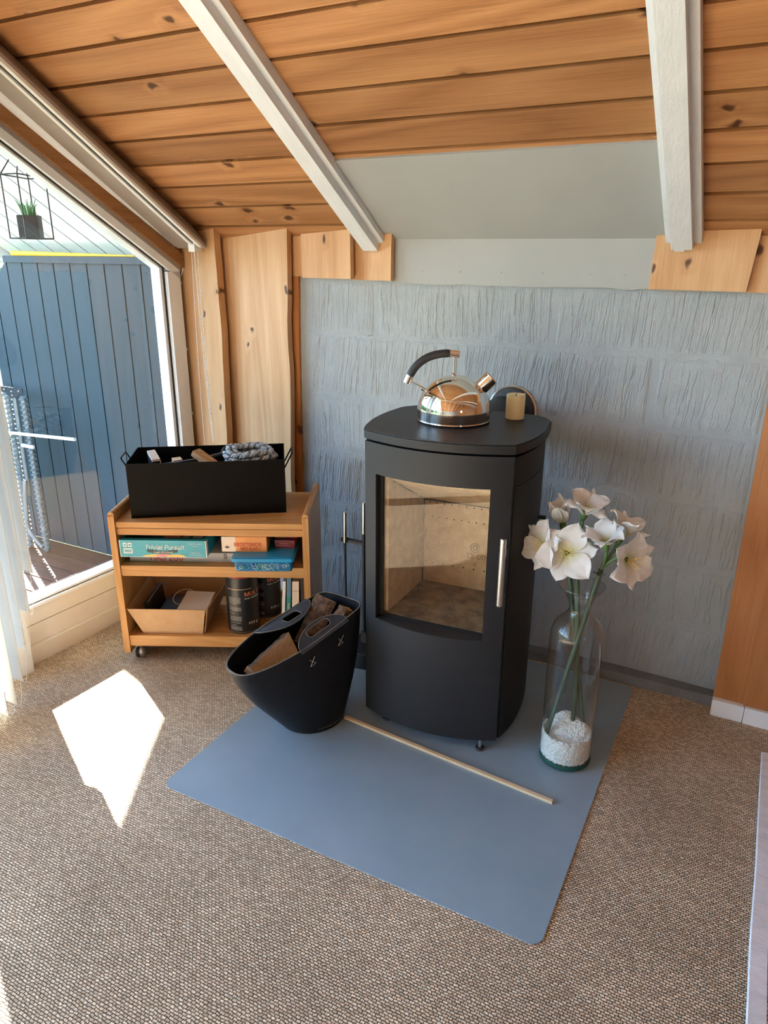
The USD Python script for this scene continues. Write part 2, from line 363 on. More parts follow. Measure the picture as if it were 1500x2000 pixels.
def prism_xz(pts, y0, y1):
    return axes(extrude(Polygon(pts), abs(y1 - y0)), (1, 0, 0), (0, 0, 1), (0, 1, 0), (0, min(y0, y1), 0))


def grid_mesh(P, thick=None, normal=None):
    """A (rows, cols, 3) grid as a surface."""
    r, c = P.shape[:2]
    i = np.arange(r * c).reshape(r, c)
    q = np.stack([i[:-1, :-1], i[:-1, 1:], i[1:, 1:], i[1:, :-1]], -1).reshape(-1, 4)
    return tri(P.reshape(-1, 3), np.vstack([q[:, [0, 1, 2]], q[:, [0, 2, 3]]]))


def slab(P, t):
    """A grid surface given the thickness t along its normals (closed shell)."""
    r, c = P.shape[:2]
    du, dv = np.gradient(P, axis=1), np.gradient(P, axis=0)
    n = np.cross(du, dv); n /= np.maximum(np.linalg.norm(n, axis=2, keepdims=True), 1e-12)
    a, b = grid_mesh(P), grid_mesh(P - n * t)
    b.invert()
    ring = np.concatenate([np.arange(c), np.arange(1, r) * c + c - 1, (r - 1) * c + np.arange(c - 2, -1, -1), np.arange(r - 2, 0, -1) * c])
    k = len(a.vertices); f = []
    for x, y in zip(ring, np.roll(ring, -1)):
        f += [[y, x, x + k], [y, x + k, y + k]]
    return tri(np.vstack([a.vertices, b.vertices]), np.vstack([a.faces, b.faces + k, f]))


def text(s, height, x=(1, 0, 0), y=(0, 0, 1), o=(0, 0, 0), depth=.0004, shear=0.0, center=False, bold=False, wide=1.0):
    m = meshkit.text_mesh(s, height, depth, bold)
    v = m.vertices.copy()
    v[:, 0] = v[:, 0] * wide + shear * v[:, 1]
    if center: v[:, 0] -= (v[:, 0].min() + v[:, 0].max()) / 2
    z = np.cross(x, y)
    return tri(v @ np.stack([x, y, z]) + np.asarray(o, float), m.faces)


# ------------------------------------------------------------------ prims
_used = set()


def numbered(parent, name):
    p, k = f"{parent}/{name}", 0
    while p in _used:
        k += 1
        p = f"{parent}/{name}_{k:03d}"
    _used.add(p)
    return p


_used.update({"/World/camera", "/World/sky", "/World/sun", "/World/Looks"})


def tag(prim, label=None, category=None, group=None, kind=None):
    for k, v in (("label", label), ("category", category), ("group", group), ("kind", kind)):
        if v: prim.SetCustomDataByKey(k, v)


class Thing:
    """A top-level Xform at the thing's base; its parts are given in its own frame, or in the world's when world=True."""

    def __init__(s, name, label, category, loc=(0, 0, 0), rz=0.0, group=None, kind=None, world=True):
        s.path = numbered("/World", name)
        s.loc, s.rz, s.world = np.asarray(loc, float), rz, world
        x = UsdGeom.Xform.Define(stage, s.path)
        x.AddTranslateOp().Set(Gf.Vec3d(*map(float, s.loc)))
        if rz: x.AddRotateZOp().Set(math.degrees(rz))
        s.prim = x.GetPrim()
        tag(s.prim, label, category, group, kind)

    def local(s, m):
        if not s.world: return m
        v = np.asarray(m.vertices) - s.loc
        c, n = math.cos(s.rz), math.sin(s.rz)
        return tri(v @ np.array([[c, -n, 0], [n, c, 0], [0, 0, 1]]), m.faces)

    def part(s, name, mesh, mat, smooth=30, label=None, under=None, kind=None):
        if isinstance(mesh, (list, tuple)): mesh = cat(mesh)
        p = numbered(under or s.path, name)
        g = usdkit.mesh(stage, p, s.local(mesh), M[mat], smooth)
        tag(g.GetPrim(), label=label, kind=kind)
        return p


def single(name, mesh, mat, label, category, smooth=30, group=None, kind=None):
    """A thing that is one mesh, at its own base."""
    if isinstance(mesh, (list, tuple)): mesh = cat(mesh)
    lo, hi = mesh.vertices.min(0), mesh.vertices.max(0)
    o = np.array([(lo[0] + hi[0]) / 2, (lo[1] + hi[1]) / 2, lo[2]])
    g = usdkit.mesh(stage, numbered("/World", name), tri(mesh.vertices - o, mesh.faces), M[mat], smooth)
    g.AddTranslateOp().Set(Gf.Vec3d(*map(float, o)))
    tag(g.GetPrim(), label, category, group, kind)
    return g


def arc(a, b, mid, n=14):
    """Quadratic curve a -> b whose middle point is mid."""
    a, b, mid = map(lambda q: np.asarray(q, float), (a, b, mid))
    c = 2 * mid - (a + b) / 2
    t = np.linspace(0, 1, n)[:, None]
    return (1 - t) ** 2 * a + 2 * t * (1 - t) * c + t ** 2 * b

# ------------------------------------------------------------------ the room
A = 0.5587
SA, CA = math.sin(A), math.cos(A)
YW, ZC = 2.51, 1.54                      # back wall, ceiling height at the back wall
SR = 3.90                                # slope length to the ridge
KW = -2.4105
NW = np.array([.99831, -.05811, 0.0])


def slope(x0, x1, s0, s1, o0, o1, b=.002):
    """Box on the ceiling slope: along x, up the slope s, o below the plank faces."""
    return axes(box(x0, x1, s0, s1, o0, o1, b), (1, 0, 0), (0, -CA, SA), (0, -SA, -CA), (0, YW, ZC))


def zc(y, o=0.0):
    return ZC + (YW - y) * SA / CA - o / CA


def gable(pts, w0, w1):
    """Polygon in (y, z) on the window wall, from w0 to w1 into the room."""
    return axes(extrude(Polygon(pts), abs(w1 - w0)), (.05811 / .99831, 1, 0), (0, 0, 1), (1 / .99831, 0, 0), ((KW + min(w0, w1)) / .99831, 0, 0))


def gx(y, w=0.0):
    return (KW + w + .05811 * y) / .99831


def quad(y0, y1, z0, z1):
    return [(y0, z0), (y1, z0), (y1, z1), (y0, z1)]


# floor
single("floor", box(-2.36, 3.2, -4.1, 2.51, -.03, 0, .0), "sisal", "coarse brown sisal carpet covering the whole floor", "carpet", kind="structure")

# ceiling: planks on the near slope one by one, rafters, backing
ce = Thing("ceiling", "sloping ceiling of knotty stained pine planks between painted rafters", "ceiling", (0, YW, ZC), kind="structure")
ce.part("backing", slope(-2.45, 3.2, -.02, SR, -.06, -.021, 0), "blackgap")
RX = [-1.352, -.287, .778, 1.843, 2.908]
ends = [-2.30] + RX + [3.2]
joint = [-.035] + [.0895 + .1212 * k for k in range(32)]
for k in range(len(joint) - 1):
    for a, b in zip(ends[:-1], ends[1:]):
        if k > 18 and a > 1: continue
        j = rng.uniform(-.0008, .0008)
        ce.part("plank", [slope(a + .001, b - .001, joint[k] + .0062, joint[k + 1] - .0062, -.02, j, .003)], "ceil", smooth=False)
        ce.part("tongue", slope(a + .001, b - .001, joint[k + 1] - .0055, joint[k + 1] + .002, -.021, -.0165, .0005), "blackgap", smooth=False)
ce.part("plank", slope(1.8, 3.2, joint[19], SR, -.02, 0, .003), "ceil", smooth=False)
# far slope of the roof, seen only in reflections
far = [axes(box(-2.45, 3.2, .122 * k + .004, .122 * (k + 1) - .004, -.02, 0, .003), (1, 0, 0), (0, CA, SA), (0, SA, -CA), (0, -4.11, ZC)) for k in range(32)]
ce.part("far_planks", far, "ceil", smooth=False, kind="stuff")
single("roof", [slope(-3.59, 3.3, -.34, SR + .1, -.20, -.062, 0),
                axes(box(-3.59, 3.3, -.34, SR + .1, -.20, -.062, 0), (1, 0, 0), (0, CA, SA), (0, SA, -CA), (0, -4.11, ZC))], "white", "house roof above the plank ceiling and the covered porch", "roof", kind="structure")

for i, x in enumerate(RX):
    lab = ["off-white painted rafter left of the grey ceiling panel, meeting the wall over a short pine board", "off-white painted rafter right of the grey ceiling panel, its lower end notched in steps",
           "off-white painted rafter beyond the right edge of the view", "second off-white rafter beyond the right edge of the view", "off-white rafter nearest the right gable wall"][i]
    t = Thing("ceiling_beam", lab, "rafter", (x, YW, ZC), kind="structure")
    e0 = .016 if i == 0 else .030
    t.part("rafter", slope(x - .030, x + .030, e0, SR - .05, 0.0, .058, .0015), "beam", smooth=False)
    t.part("edge_strip", slope(x - .050, x - .0302, .022, SR - .05, -.001, .030, .0015), "beam", smooth=False)
    t.part("edge_strip", slope(x + .0302, x + .052, .006, SR - .05, -.001, .030, .0015), "beam", smooth=False)
    if i == 1:
        t.part("tenon", slope(x - .022, x + .008, .018, .0302, .012, .056, .001), "beam", smooth=False)
t = Thing("ceiling_beam", "rafters of the far roof slope behind the viewer", "rafter", (0, -4.11, ZC), kind="structure")
for x in RX:
    t.part("rafter", axes(box(x - .03, x + .03, 0, SR - .05, 0, .058, .0015), (1, 0, 0), (0, CA, SA), (0, SA, -CA), (0, -4.11, ZC)), "beam", smooth=False)
t.part("ridge_beam", box(-2.4, 3.2, -.87, -.73, 3.40, 3.52, .003), "beam", smooth=False)

# grey board fixed over the planks above the stove
t = Thing("ceiling_panel", "smooth grey painted heat board on the slope between the two rafters", "panel", (-.82, YW, ZC), kind="structure")
t.part("board", slope(-1.299, -.339, -.004, .433, -.0006, .0075, .001), "graypanel", smooth=False)
for x in np.linspace(-1.16, -.42, 6):
    t.part("nail_head", axes(trimesh.creation.icosphere(1, .0035), (1, 0, 0), (0, -CA, SA), (0, -SA * .3, -CA * .3), (x, YW - .41 * CA - .0075 * SA, ZC + .41 * SA - .0075 * CA)), "graypanel")

# back wall
wb = Thing("wall_back", "back wall of grey painted rough blocks framed by pine boards", "wall", (-.85, YW, 0), kind="structure")
wb.part("masonry", [box(-1.735, .02, 2.512, 2.62, 0, 1.44, 0), box(-2.45, -1.735, 2.53, 2.62, 0, 1.62, 0), box(-1.735, 3.2, 2.53, 2.62, 1.38, 1.62, 0), box(.02, 3.2, 2.53, 2.62, 0, 1.4, 0)], "block", smooth=False)


def block(x0, x1, z0, z1, seed):
    r = np.random.default_rng(seed)
    dx, dz = .0017, .008
    xs = np.linspace(x0, x1, int((x1 - x0) / dx) + 1); zs = np.linspace(z0, z1, int((z1 - z0) / dz) + 1)
    X, Z = np.meshgrid(xs, zs)
    n = lambda sx, sz, k: meshkit.noise(np.stack([X * sx, Z * sz, np.full_like(X, seed * 3.7 + k)], -1)) - .5
    ex = np.minimum(X - x0, x1 - X) + .008 * n(14, 26, 1); ez = np.minimum(Z - z0, z1 - Z) + .008 * n(26, 14, 2) + .008 * n(120, 10, 6)
    m = np.clip((np.minimum(ex, ez) - .004) / .012, 0, 1); m = m * m * (3 - 2 * m)
    h = m * (.0024 + .0018 * n(18, 12, 3) + .0008 * n(160, 60, 4)) + .001 * n(40, 40, 5)
    slant = r.uniform(-.04, .13)
    pitch = r.choice([.0070, .0095, .014], p=[.5, .3, .2])
    for g in range(int((x1 - x0) / pitch)):
        c = x0 + (g + r.uniform(0, 1)) * pitch; a, b = r.uniform(0, .35) ** 1.5, 1 - r.uniform(0, .35) ** 1.5; a, b = z0 + (z1 - z0) * a, z0 + (z1 - z0) * b
        if r.uniform() < .3:
            if r.uniform() < .5: b = (a + b) / 2
            else: a = (a + b) / 2
        sl = slant + r.normal(0, .035) + (r.normal(0, .12) if r.uniform() < .15 else 0); w = r.uniform(.0009, .0015); d = r.uniform(.0006, .0024)
        line = c + sl * (zs - (z0 + z1) / 2) + .0016 * np.sin(zs * r.uniform(20, 60) + r.uniform(0, 6)) + .0012 * np.sin(zs * r.uniform(80, 160) + r.uniform(0, 6))
        for q in np.nonzero((zs > a) & (zs < b))[0]:
            k0 = int((line[q] - x0) / (xs[1] - xs[0])); lo, hi = max(k0 - 3, 0), min(k0 + 5, len(xs))
            if hi > lo:
                e = (xs[lo:hi] - line[q]) / w
                h[q, lo:hi] += m[q, lo:hi] * (-d * np.exp(-e ** 2) + .35 * d * np.exp(-(e - 2.0) ** 2))
    P = np.stack([X, 2.5125 - h, Z], -1)
    return slab(P, .012)


rows = [.035, .258, .483, .717, .949, 1.19, 1.397]
for k in range(6):
    js = [-1.721] + ([-1.351, -.668, .017] if k % 2 else [-1.0, -.324, .017])
    for a, b in zip(js[:-1], js[1:]):
        wb.part("block", block(a + .005, b - .005, rows[k] + .003, rows[k + 1] - .003, 10 + k * 7 + int((a + 2) * 13)), "block", smooth=40)


def wavy_board(x0, x1, z0, z1, y0, y1, wob=.006, seed=0, thick=.026, left=0.0, x0b=None, x1b=None, ztop=None):
    """Upright board whose front runs from depth y0 at its left edge to y1 at its right, with a waney right edge."""
    z = np.linspace(z0, z1, 26); f = (z - z0) / (z1 - z0)
    xr = (x1b if x1b is not None else x1) * (1 - f) + x1 * f + wob * (meshkit.noise(np.stack([z * 5, z * 0 + seed * 7.1, z * 0], -1)) - .5) * 2 + wob * .5 * (meshkit.noise(np.stack([z * 16, z * 0 + seed * 3.1, z * 0 + 4], -1)) - .5)
    xl = (x0b if x0b is not None else x0) * (1 - f) + x0 * f + left * (meshkit.noise(np.stack([z * 5, z * 0 + seed * 5.3, z * 0 + 9], -1)) - .5) * 2
    pts = [(a, b) for a, b in zip(xr, z)] + [(a, b) for a, b in zip(xl[::-1], z[::-1])]
    m = prism_xz(pts, 0, thick)
    v = m.vertices.copy(); v[:, 1] += y0 + (y1 - y0) * (v[:, 0] - x0) / (x1 - x0)
    return tri(v, m.faces)


wb.part("board", wavy_board(-2.315, -2.052, .09, 1.60, 2.487, 2.444, .010, 1, .040, x1b=-2.082), "pine", smooth=20)
wb.part("board", wavy_board(-2.10, -1.708, .09, 1.60, 2.512, 2.450, .007, 2, .030, x1b=-1.748), "pine", smooth=20)
wb.part("edge_board", wavy_board(-1.775, -1.692, .0, 1.41, 2.499, 2.499, .004, 3, .014, x1b=-1.722), "redpine", smooth=20, label="dark red brown edge board")
wb.part("board", wavy_board(-1.72, -1.662, 1.404, 1.60, 2.496, 2.490, .002, 4, .02), "pine", smooth=20)
wb.part("board", wavy_board(-1.665, -1.432, 1.400, 1.60, 2.482, 2.458, .003, 5, .026), "pine", smooth=20)
wb.part("board", wavy_board(-1.455, -1.268, 1.397, 1.60, 2.500, 2.466, .004, 6, .026), "pine", smooth=20)
wb.part("board", wavy_board(-.365, -.078, 1.391, 1.60, 2.482, 2.470, .002, 7, .026, x0b=-.372, x1b=-.096), "pine", smooth=20)
wb.part("board", wavy_board(-.10, .26, 1.389, 1.60, 2.499, 2.485, .003, 8, .02), "pine", smooth=20)
wb.part("board", wavy_board(.26, .6, 1.389, 1.60, 2.485, 2.475, .003, 9, .02), "pine", smooth=20)
for k, (a, b, y) in enumerate([(.0145, .118, 2.428), (.108, .34, 2.418), (.335, .6, 2.426), (.6, .9, 2.42), (.9, 1.2, 2.425), (1.2, 1.6, 2.42), (1.6, 2.0, 2.42), (2.0, 2.6, 2.42), (2.6, 3.2, 2.42)]):
    wb.part("board", wavy_board(a, b, .062, 1.385 if k < 2 else 1.54, y, y - .004, .002, 20 + k, .03), "redpine", smooth=20)
wb.part("return_board", box(.0135, .03, 2.43, 2.53, .0, 1.388, .001), "redpine", smooth=False)
wb.part("heat_panel", axes(extrude(Polygon([(-1.268, 1.56), (-1.268, 1.392)] + [(x, 1.389 + .006 * (meshkit.noise(np.array([x * 16, 1.0, 2.0])) - .5)) for x in np.linspace(-1.25, -.38, 40)] + [(-.366, 1.389), (-.366, 1.56)]), .012), (1, 0, 0), (0, 0, 1), (0, 1, 0), (0, 2.496, 0)), "graypanel", smooth=False)
for x in (-1.155, -1.01, -.86, -.715, -.56, -.45):
    wb.part("nail_head", axes(trimesh.creation.icosphere(1, .0036), (1, 0, 0), (0, .35, 0), (0, 0, 1), (x, 2.496, 1.432)), "graypanel")
wb.part("wall_nail", rod((-1.372, 2.515, 1.194), (-1.372, 2.485, 1.194), .0022, 8), "chrome")
# painted ledge along the foot of the blocks
pts = []
led = np.linspace(-1.72, .0135, 60)
P = np.stack([[(x, 2.514, .040 + .006 * (meshkit.noise(np.array([x * 9, 0., 0.])) - .5)), (x, 2.472, .033 + .005 * (meshkit.noise(np.array([x * 9, 3., 0.])) - .5)), (x, 2.462 + .012 * (meshkit.noise(np.array([x * 12, 0, 5.])) - .5), .0)] for x in led], 1)
single("baseboard_back", slab(P[::-1], .02), "ledge", "dark grey painted ledge along the foot of the block wall", "baseboard", kind="structure")
t = Thing("baseboard_right", "chipped white baseboard blocks under the right pine boards", "baseboard", (.1, 2.42, 0), kind="structure")
t.part("length", box(.0135, .1125, 2.406, 2.50, 0, .061, .003), "white", smooth=False)
t.part("length", box(.1145, .62, 2.404, 2.50, 0, .061, .003), "white", smooth=False)
t.part("length", box(.622, 3.2, 2.404, 2.50, 0, .061, .003), "white", smooth=False)
single("baseboard_left", box(-2.28, -1.73, 2.452, 2.53, 0, .088, .003), "white", "white baseboard under the left pine boards behind the trolley", "baseboard", smooth=False, kind="structure")

# left gable: panelled dado, sloping window, post, glazed doors further along
Y0, Y1 = 1.49, 2.455
wl = Thing("wall_left", "white panelled dado below the sloping window on the left", "wall", (gx(2, 0), 2.0, 0), kind="structure")
wl.part("panel", gable(quad(1.43, 2.53, .0, .150), -.07, 0), "cream", smooth=False)
wl.part("panel", gable(quad(1.43, 2.53, .1535, .2225), -.07, .001), "cream", smooth=False)
wl.part("corner_filler", gable([(2.4545, .22), (2.56, .22), (2.56, zc(2.56)), (2.4545, zc(2.4545))], -.09, -.04), "blackgap", smooth=False)
wl.part("upper_board", gable([(1.49, zc(1.49, .0)), (1.49, zc(1.49, .13)), (2.53, zc(2.53, .13)), (2.53, zc(2.53, 0))], -.09, -.001), "trimwood", smooth=False)
single("baseboard_window", gable(quad(1.49, 2.50, 0, .070), 0.001, .017), "cream", "cream skirting at the foot of the sloping window's dado", "baseboard", smooth=False, kind="structure")
single("trim_1", gable([(1.49, zc(1.49, .072)), (1.49, zc(1.49, .117)), (2.47, zc(2.47, .117)), (2.47, zc(2.47, .072))], 0.0, .022), "trimwood", "brown wooden strip along the sloping top of the window", "trim", smooth=False, kind="structure")
single("trim_2", gable([(1.49, zc(1.49, .1172)), (1.49, zc(1.49, .133)), (2.46, zc(2.46, .133)), (2.46, zc(2.46, .1172))], 0.0, .012), "beige", "thin beige strip between the brown strip and the window frame", "trim", smooth=False, kind="structure")

wn = Thing("window_1", "large fixed window with a sloping top, porch seen through it", "window", (gx(2, 0), 2.0, .22), kind="structure")
G0, G1 = 1.49, 2.367
zt = lambda y: zc(y, .167)
wn.part("frame", gable(quad(1.435, 2.454, .223, .2325), -.06, .014), "white", smooth=False, label="bottom rail")
wn.part("frame", gable(quad(1.435, 2.454, .2375, .247), -.06, .002), "white", smooth=False, label="bottom rail")
wn.part("frame", gable(quad(2.385, 2.454, .247, zc(2.42, .155)), -.06, .010), "white", smooth=False)
wn.part("frame", gable(quad(2.363, 2.3785, .247, zc(2.37, .163)), -.06, -.012), "white", smooth=False)
wn.part("gasket", gable(quad(2.3785, 2.3852, .247, zc(2.38, .158)), -.06, -.008), "gasket", smooth=False)
wn.part("frame", gable([(1.435, zc(1.435, .133)), (1.435, zc(1.435, .161)), (2.454, zc(2.454, .161)), (2.454, zc(2.454, .133))], -.06, .010), "white", smooth=False)
wn.part("gasket", gable([(1.435, zc(1.435, .161)), (1.435, zc(1.435, .1645)), (2.385, zc(2.385, .1645)), (2.385, zc(2.385, .161))], -.06, -.004), "gasket", smooth=False)
wn.part("frame", gable([(1.435, zc(1.435, .1645)), (1.435, zc(1.435, .172)), (2.372, zc(2.372, .172)), (2.372, zc(2.372, .1645))], -.06, -.012), "white", smooth=False)
wn.part("gasket", gable(quad(1.44, 2.45, .2325, .2375), -.06, -.004), "gasket", smooth=False)
wn.part("pane", gable([(1.44, .245), (2.366, .245), (2.366, zc(2.366, .169)), (1.44, zc(1.44, .169))], -.036, -.031), "glass", smooth=False)
single("trim_3", gable([(1.405, 0), (1.497, 0), (1.497, zc(1.497, .02)), (1.405, zc(1.405, .02))], -.07, .058), "white", "white upright post between the sloping window and the blinds", "post", smooth=False, kind="structure")

d = Thing("door_1", "white framed glazed doors behind the blinds, left of the window", "door", (gx(0, 0), 0, 0), kind="structure")
for a, b in ((.10, 1.43), (-1.25, .10), (-2.6, -1.25)):
    d.part("stile", gable(quad(a, a + .07, .0, zc(a, .03) if a > -.8 else 3.2 - abs(a + .8) * .62), -.06, 0), "white", smooth=False)
    d.part("stile", gable(quad(b - .05, b, .0, zc(b, .03) if b > -.7 else 3.2), -.06, 0), "white", smooth=False)
    d.part("rail", gable(quad(a, b, .0, .14), -.06, 0.001), "white", smooth=False)
    d.part("rail", gable(quad(a, b, 2.02, 2.10), -.06, 0.001), "white", smooth=False)
    d.part("pane", gable(quad(a + .07, b - .05, .14, 2.02), -.035, -.03), "glass", smooth=False)
zr = lambda y: ZC + (y + 4.11) * SA / CA
d.part("pane", gable([(-2.6, 2.10), (1.43, 2.10), (1.43, zc(1.43, .05)), (-.8, 3.5), (-2.6, zr(-2.6) - .06)], -.035, -.03), "glass", smooth=False)
single("wall_left", gable([(-4.11, 0), (-2.6, 0), (-2.6, zr(-2.6)), (-4.11, ZC)], -.08, 0), "white", "white gable wall beyond the glazed doors, out of view", "wall", smooth=False, kind="structure")
# rest of the room, seen only in reflections
t = Thing("wall_right", "pine clad right gable wall with one small window, out of view", "wall", (3.2, -.8, 0), kind="structure")
t.part("lower_wall", prism_yz(quad(-4.11, 2.6, 0, 1.0), 3.2, 3.3), "redpine", smooth=False)
t.part("upper_wall", prism_yz([(-3.66, 1.8), (2.09, 1.8), (-.8, 3.62)], 3.2, 3.3), "redpine", smooth=False)
t.part("side_wall", prism_yz([(-1.5, 1.0), (2.6, 1.0), (2.6, zc(2.6)), (2.09, 1.8), (-1.5, 1.8)], 3.2, 3.3), "redpine", smooth=False)
t.part("side_wall", prism_yz([(-4.11, 1.0), (-2.2, 1.0), (-2.2, 1.8), (-3.66, 1.8), (-4.11, ZC)], 3.2, 3.3), "redpine", smooth=False)
t = Thing("window_2", "small white framed window in the right gable wall, out of view", "window", (3.25, -1.85, 1.0), kind="structure")
for z in (1.0, 1.74):
    t.part("frame", prism_yz(quad(-2.2, -1.5, z, z + .06), 3.19, 3.27), "white", smooth=False)
for y in (-2.2, -1.56):
    t.part("frame", prism_yz(quad(y, y + .06, 1.06, 1.74), 3.19, 3.27), "white", smooth=False)
t.part("pane", prism_yz(quad(-2.18, -1.52, 1.04, 1.76), 3.23, 3.235), "glass", smooth=False)
single("wall_front", box(-2.5, 3.3, -4.2, -4.11, 0, 1.60, 0), "graypanel", "low grey eaves wall behind the viewer, out of view", "wall", smooth=False, kind="structure")

# boxed gable rafter with the blind's track, beside the window
t = Thing("gable_beam", "beige boxed gable beam with rounded white edge above the window", "beam", (-2.2, 2.0, 1.8), kind="structure")
bp_ = extrude(Polygon([(-2.245, 0), (-2.153, 0), (-2.094, .058), (-2.094, .069), (-2.245, .069)]), 3.75)
t.part("box", axes(bp_, (1, 0, 0), (0, -SA, -CA), (0, -CA, SA), (0, YW - .045 * CA, ZC + .045 * SA)), "beige", smooth=False)
rr = [(math.cos(a) * .040, math.sin(a) * .034) for a in np.linspace(0, PI, 14)]
m = extrude(Polygon([(-2.285 + x, .040 + y) for x, y in rr]), 3.75)
t.part("rounded_edge", axes(m, (1, 0, 0), (0, -SA, -CA), (0, -CA, SA), (0, YW - .048 * CA, ZC + .048 * SA)), "white", smooth=30)
t.part("inner_board", slope(-2.33, -2.245, .048, 3.8, .0, .041, .001), "beige", smooth=False)

# ------------------------------------------------------------------ porch outside the window
FY = 2.525
f = Thing("porch_wall", "blue grey board wall closing the porch outside the window", "board wall", (-3.0, FY, -.06), kind="structure")
f.part("backing", box(-3.645, -2.37, FY + .022, FY + .05, -.06, 1.26, 0), "fencegap", smooth=False)
f.part("backing", box(-3.50, -2.37, FY + .022, FY + .05, 1.26, 1.43, 0), "fencegap", smooth=False)
cut = lambda x: min(1.437, 1.262 + (x + 3.652))            # the outer end is cut off at a slant
for k in range(12):
    a, b = max(-3.574 + (k - 1) * .1135, -3.655), min(-3.4685 + (k - 1) * .1135, -2.36)
    if k > 2: f.part("board", box(a, b, FY, FY + .022, -.06, 1.437, .003), "fence", smooth=False)
    else: f.part("board", prism_xz([(a, -.06), (b, -.06), (b, cut(b)), (max(a, min(b, -3.477)), cut(max(a, min(b, -3.477)))), (a, cut(a))], FY, FY + .022), "fence", smooth=False)
f.part("top_rail", box(-3.462, -2.36, FY - .018, FY + .055, 1.437, 1.468, .004), "fence", smooth=False)
f.part("screw_heads", cat([moved(trimesh.creation.icosphere(1, .0028), (-3.578 + k * .1135 + d, FY, 1.40)) for k in range(1, 11) for d in (.03, .082)]), "tube", kind="stuff")
p = Thing("porch_ceiling", "white boarded porch ceiling sloping down outside the window", "porch ceiling", (-3.0, YW, ZC), kind="structure")
xs = np.linspace(-3.57, -2.40, 11)
for a, b in zip(xs[:-1], xs[1:]):
    p.part("board", slope(a + .005, b - .005, -.33, 3.8, -.03, -.012, .003), "porchwhite", smooth=False)
p.part("backing", slope(-3.57, -2.40, -.33, 3.8, -.06, -.0302, 0), "tube", smooth=False)
p.part("verge_board", slope(-3.60, -3.571, -.35, 3.85, -.15, .036, .003), "porchwhite", smooth=False)
dk = Thing("porch_floor", "weathered brown deck boards of the porch outside", "deck", (-3.0, 1.5, -.06), kind="structure")
for k in range(17):
    dk.part("plank", box(-3.75, -2.385 - .0, FY - .125 * (k + 1) + .004, FY - .125 * k - .004, -.09, -.06, .003), "deck", smooth=False)
single("ground", box(-60, -2.4, -40, 40, -.34, -.30, 0), "lawn", "short green lawn beyond the porch", "lawn", kind="structure")
hx = []
hr = np.random.default_rng(5)
for k in range(46):
    m = trimesh.creation.icosphere(3, 1.0); q = m.vertices * [.9, 1.0, 1.15]
    q = q * (1 + .35 * (meshkit.fbm(m.vertices * 2.2 + k * 9, 3) - .5))[:, None]
    hx.append(tri(q + [-14 + hr.uniform(-.5, .5), -22 + k * 1.0, .3], m.faces))
single("hedge", hx, "hedge", "dense green garden hedge far beyond the porch", "hedge", kind="stuff")

# ------------------------------------------------------------------ hearth plate
pl = sbox(-1.395, 1.255, -.248, 2.448).buffer(-.028).buffer(.028, 8)
single("hearth_plate", extrude(pl, .004), "mat", "large blue grey floor plate with rounded corners under the stove", "floor plate", smooth=False)

# ------------------------------------------------------------------ stove
SO, SRZ = np.array([-.801, 1.853, .004]), math.radians(4)
st = Thing("wood_stove", "tall black wood stove with glass door and curved front", "stove", SO, SRZ, world=False)
HW = .226


def plan(hw, bulge, side, depth, back, n=18):
    """Outline of the stove: curved front, swelling sides, rounded back corners; front corners at (+-hw, 0)."""
    t = np.linspace(-1, 1, n)
    pts = [(hw * x, -bulge * (1 - x * x)) for x in t]
    yy = np.linspace(0, depth - back, 9)[1:]
    sx = lambda y: hw + side * math.sin(PI * min(y / depth, 1) ** .8 * .92)
    pts += [(sx(y), y) for y in yy]
    xe = sx(yy[-1])
    pts += [(xe - back + back * math.cos(a), depth - back + back * math.sin(a)) for a in np.linspace(0, PI / 2, 7)[1:]]
    pts += [(-x, y) for x, y in reversed(pts[n:])]
    return Polygon(pts)


def plate(poly, z0, z1, b=.003):
    """Extruded plan with bevelled rims."""
    i = poly.buffer(-b)
    m = moved(extrude(poly, z1 - z0 - 2 * b), (0, 0, z0 + b))
    from_poly = lambda p, z: np.array([(x, y, z) for x, y in p.exterior.coords[:-1]])
    return m, i


D = .405
body_plan = plan(HW - .004, .050, .034, D, .10)
# plinth and shell, open at the front for the firebox
shell_in = body_plan.difference(sbox(-.5, -.3, .5, .02))
inner = sbox(-.195, -.1, .195, .33)
shell = shell_in.difference(inner)
st.part("body", [moved(extrude(shell, .49), (0, 0, .385)), moved(extrude(shell_in, .35), (0, 0, .035)), moved(extrude(shell_in, .085), (0, 0, .877))], "steelside", smooth=25)
top = plan(HW + .003, .056, .040, D + .012, .11, 26)
tv = np.array(top.exterior.coords)
ti = top.buffer(-.004)
st.part("top_plate", [moved(extrude(top, .022), (0, 0, .975)), moved(extrude(ti, .006), (0, 0, .972)), moved(extrude(ti, .004), (0, 0, .9965))], "steel", smooth=25)
cook = lathe([(0, 0), (.085, 0), (.0865, .0005), (.088, 0), (.088, -.002), (0, -.002)], 64, (-.03, .20, 1.0012))
st.part("cook_plate_cover", cook, "steel", smooth=20)

# door: a curved slab with the window cut through it, the reveal stepping back to the flat pane
OX0, OX1, OZ0, OZ1 = -.183, .170, .392, .872
xt = np.linspace(-1, 1, 41) * HW
front = lambda x: -.052 * (1 - (np.asarray(x) / HW) ** 2)
DZ0, DZ1 = .037, .966


def door_piece(x0, x1, z0, z1, back=.016, n=25, r=.0025):
    xs = np.linspace(x0, x1, n)
    pts = [(x, front(x)) for x in xs] + [(x1, back), (x0, back)]
    return moved(extrude(Polygon(pts), z1 - z0), (0, 0, z0))


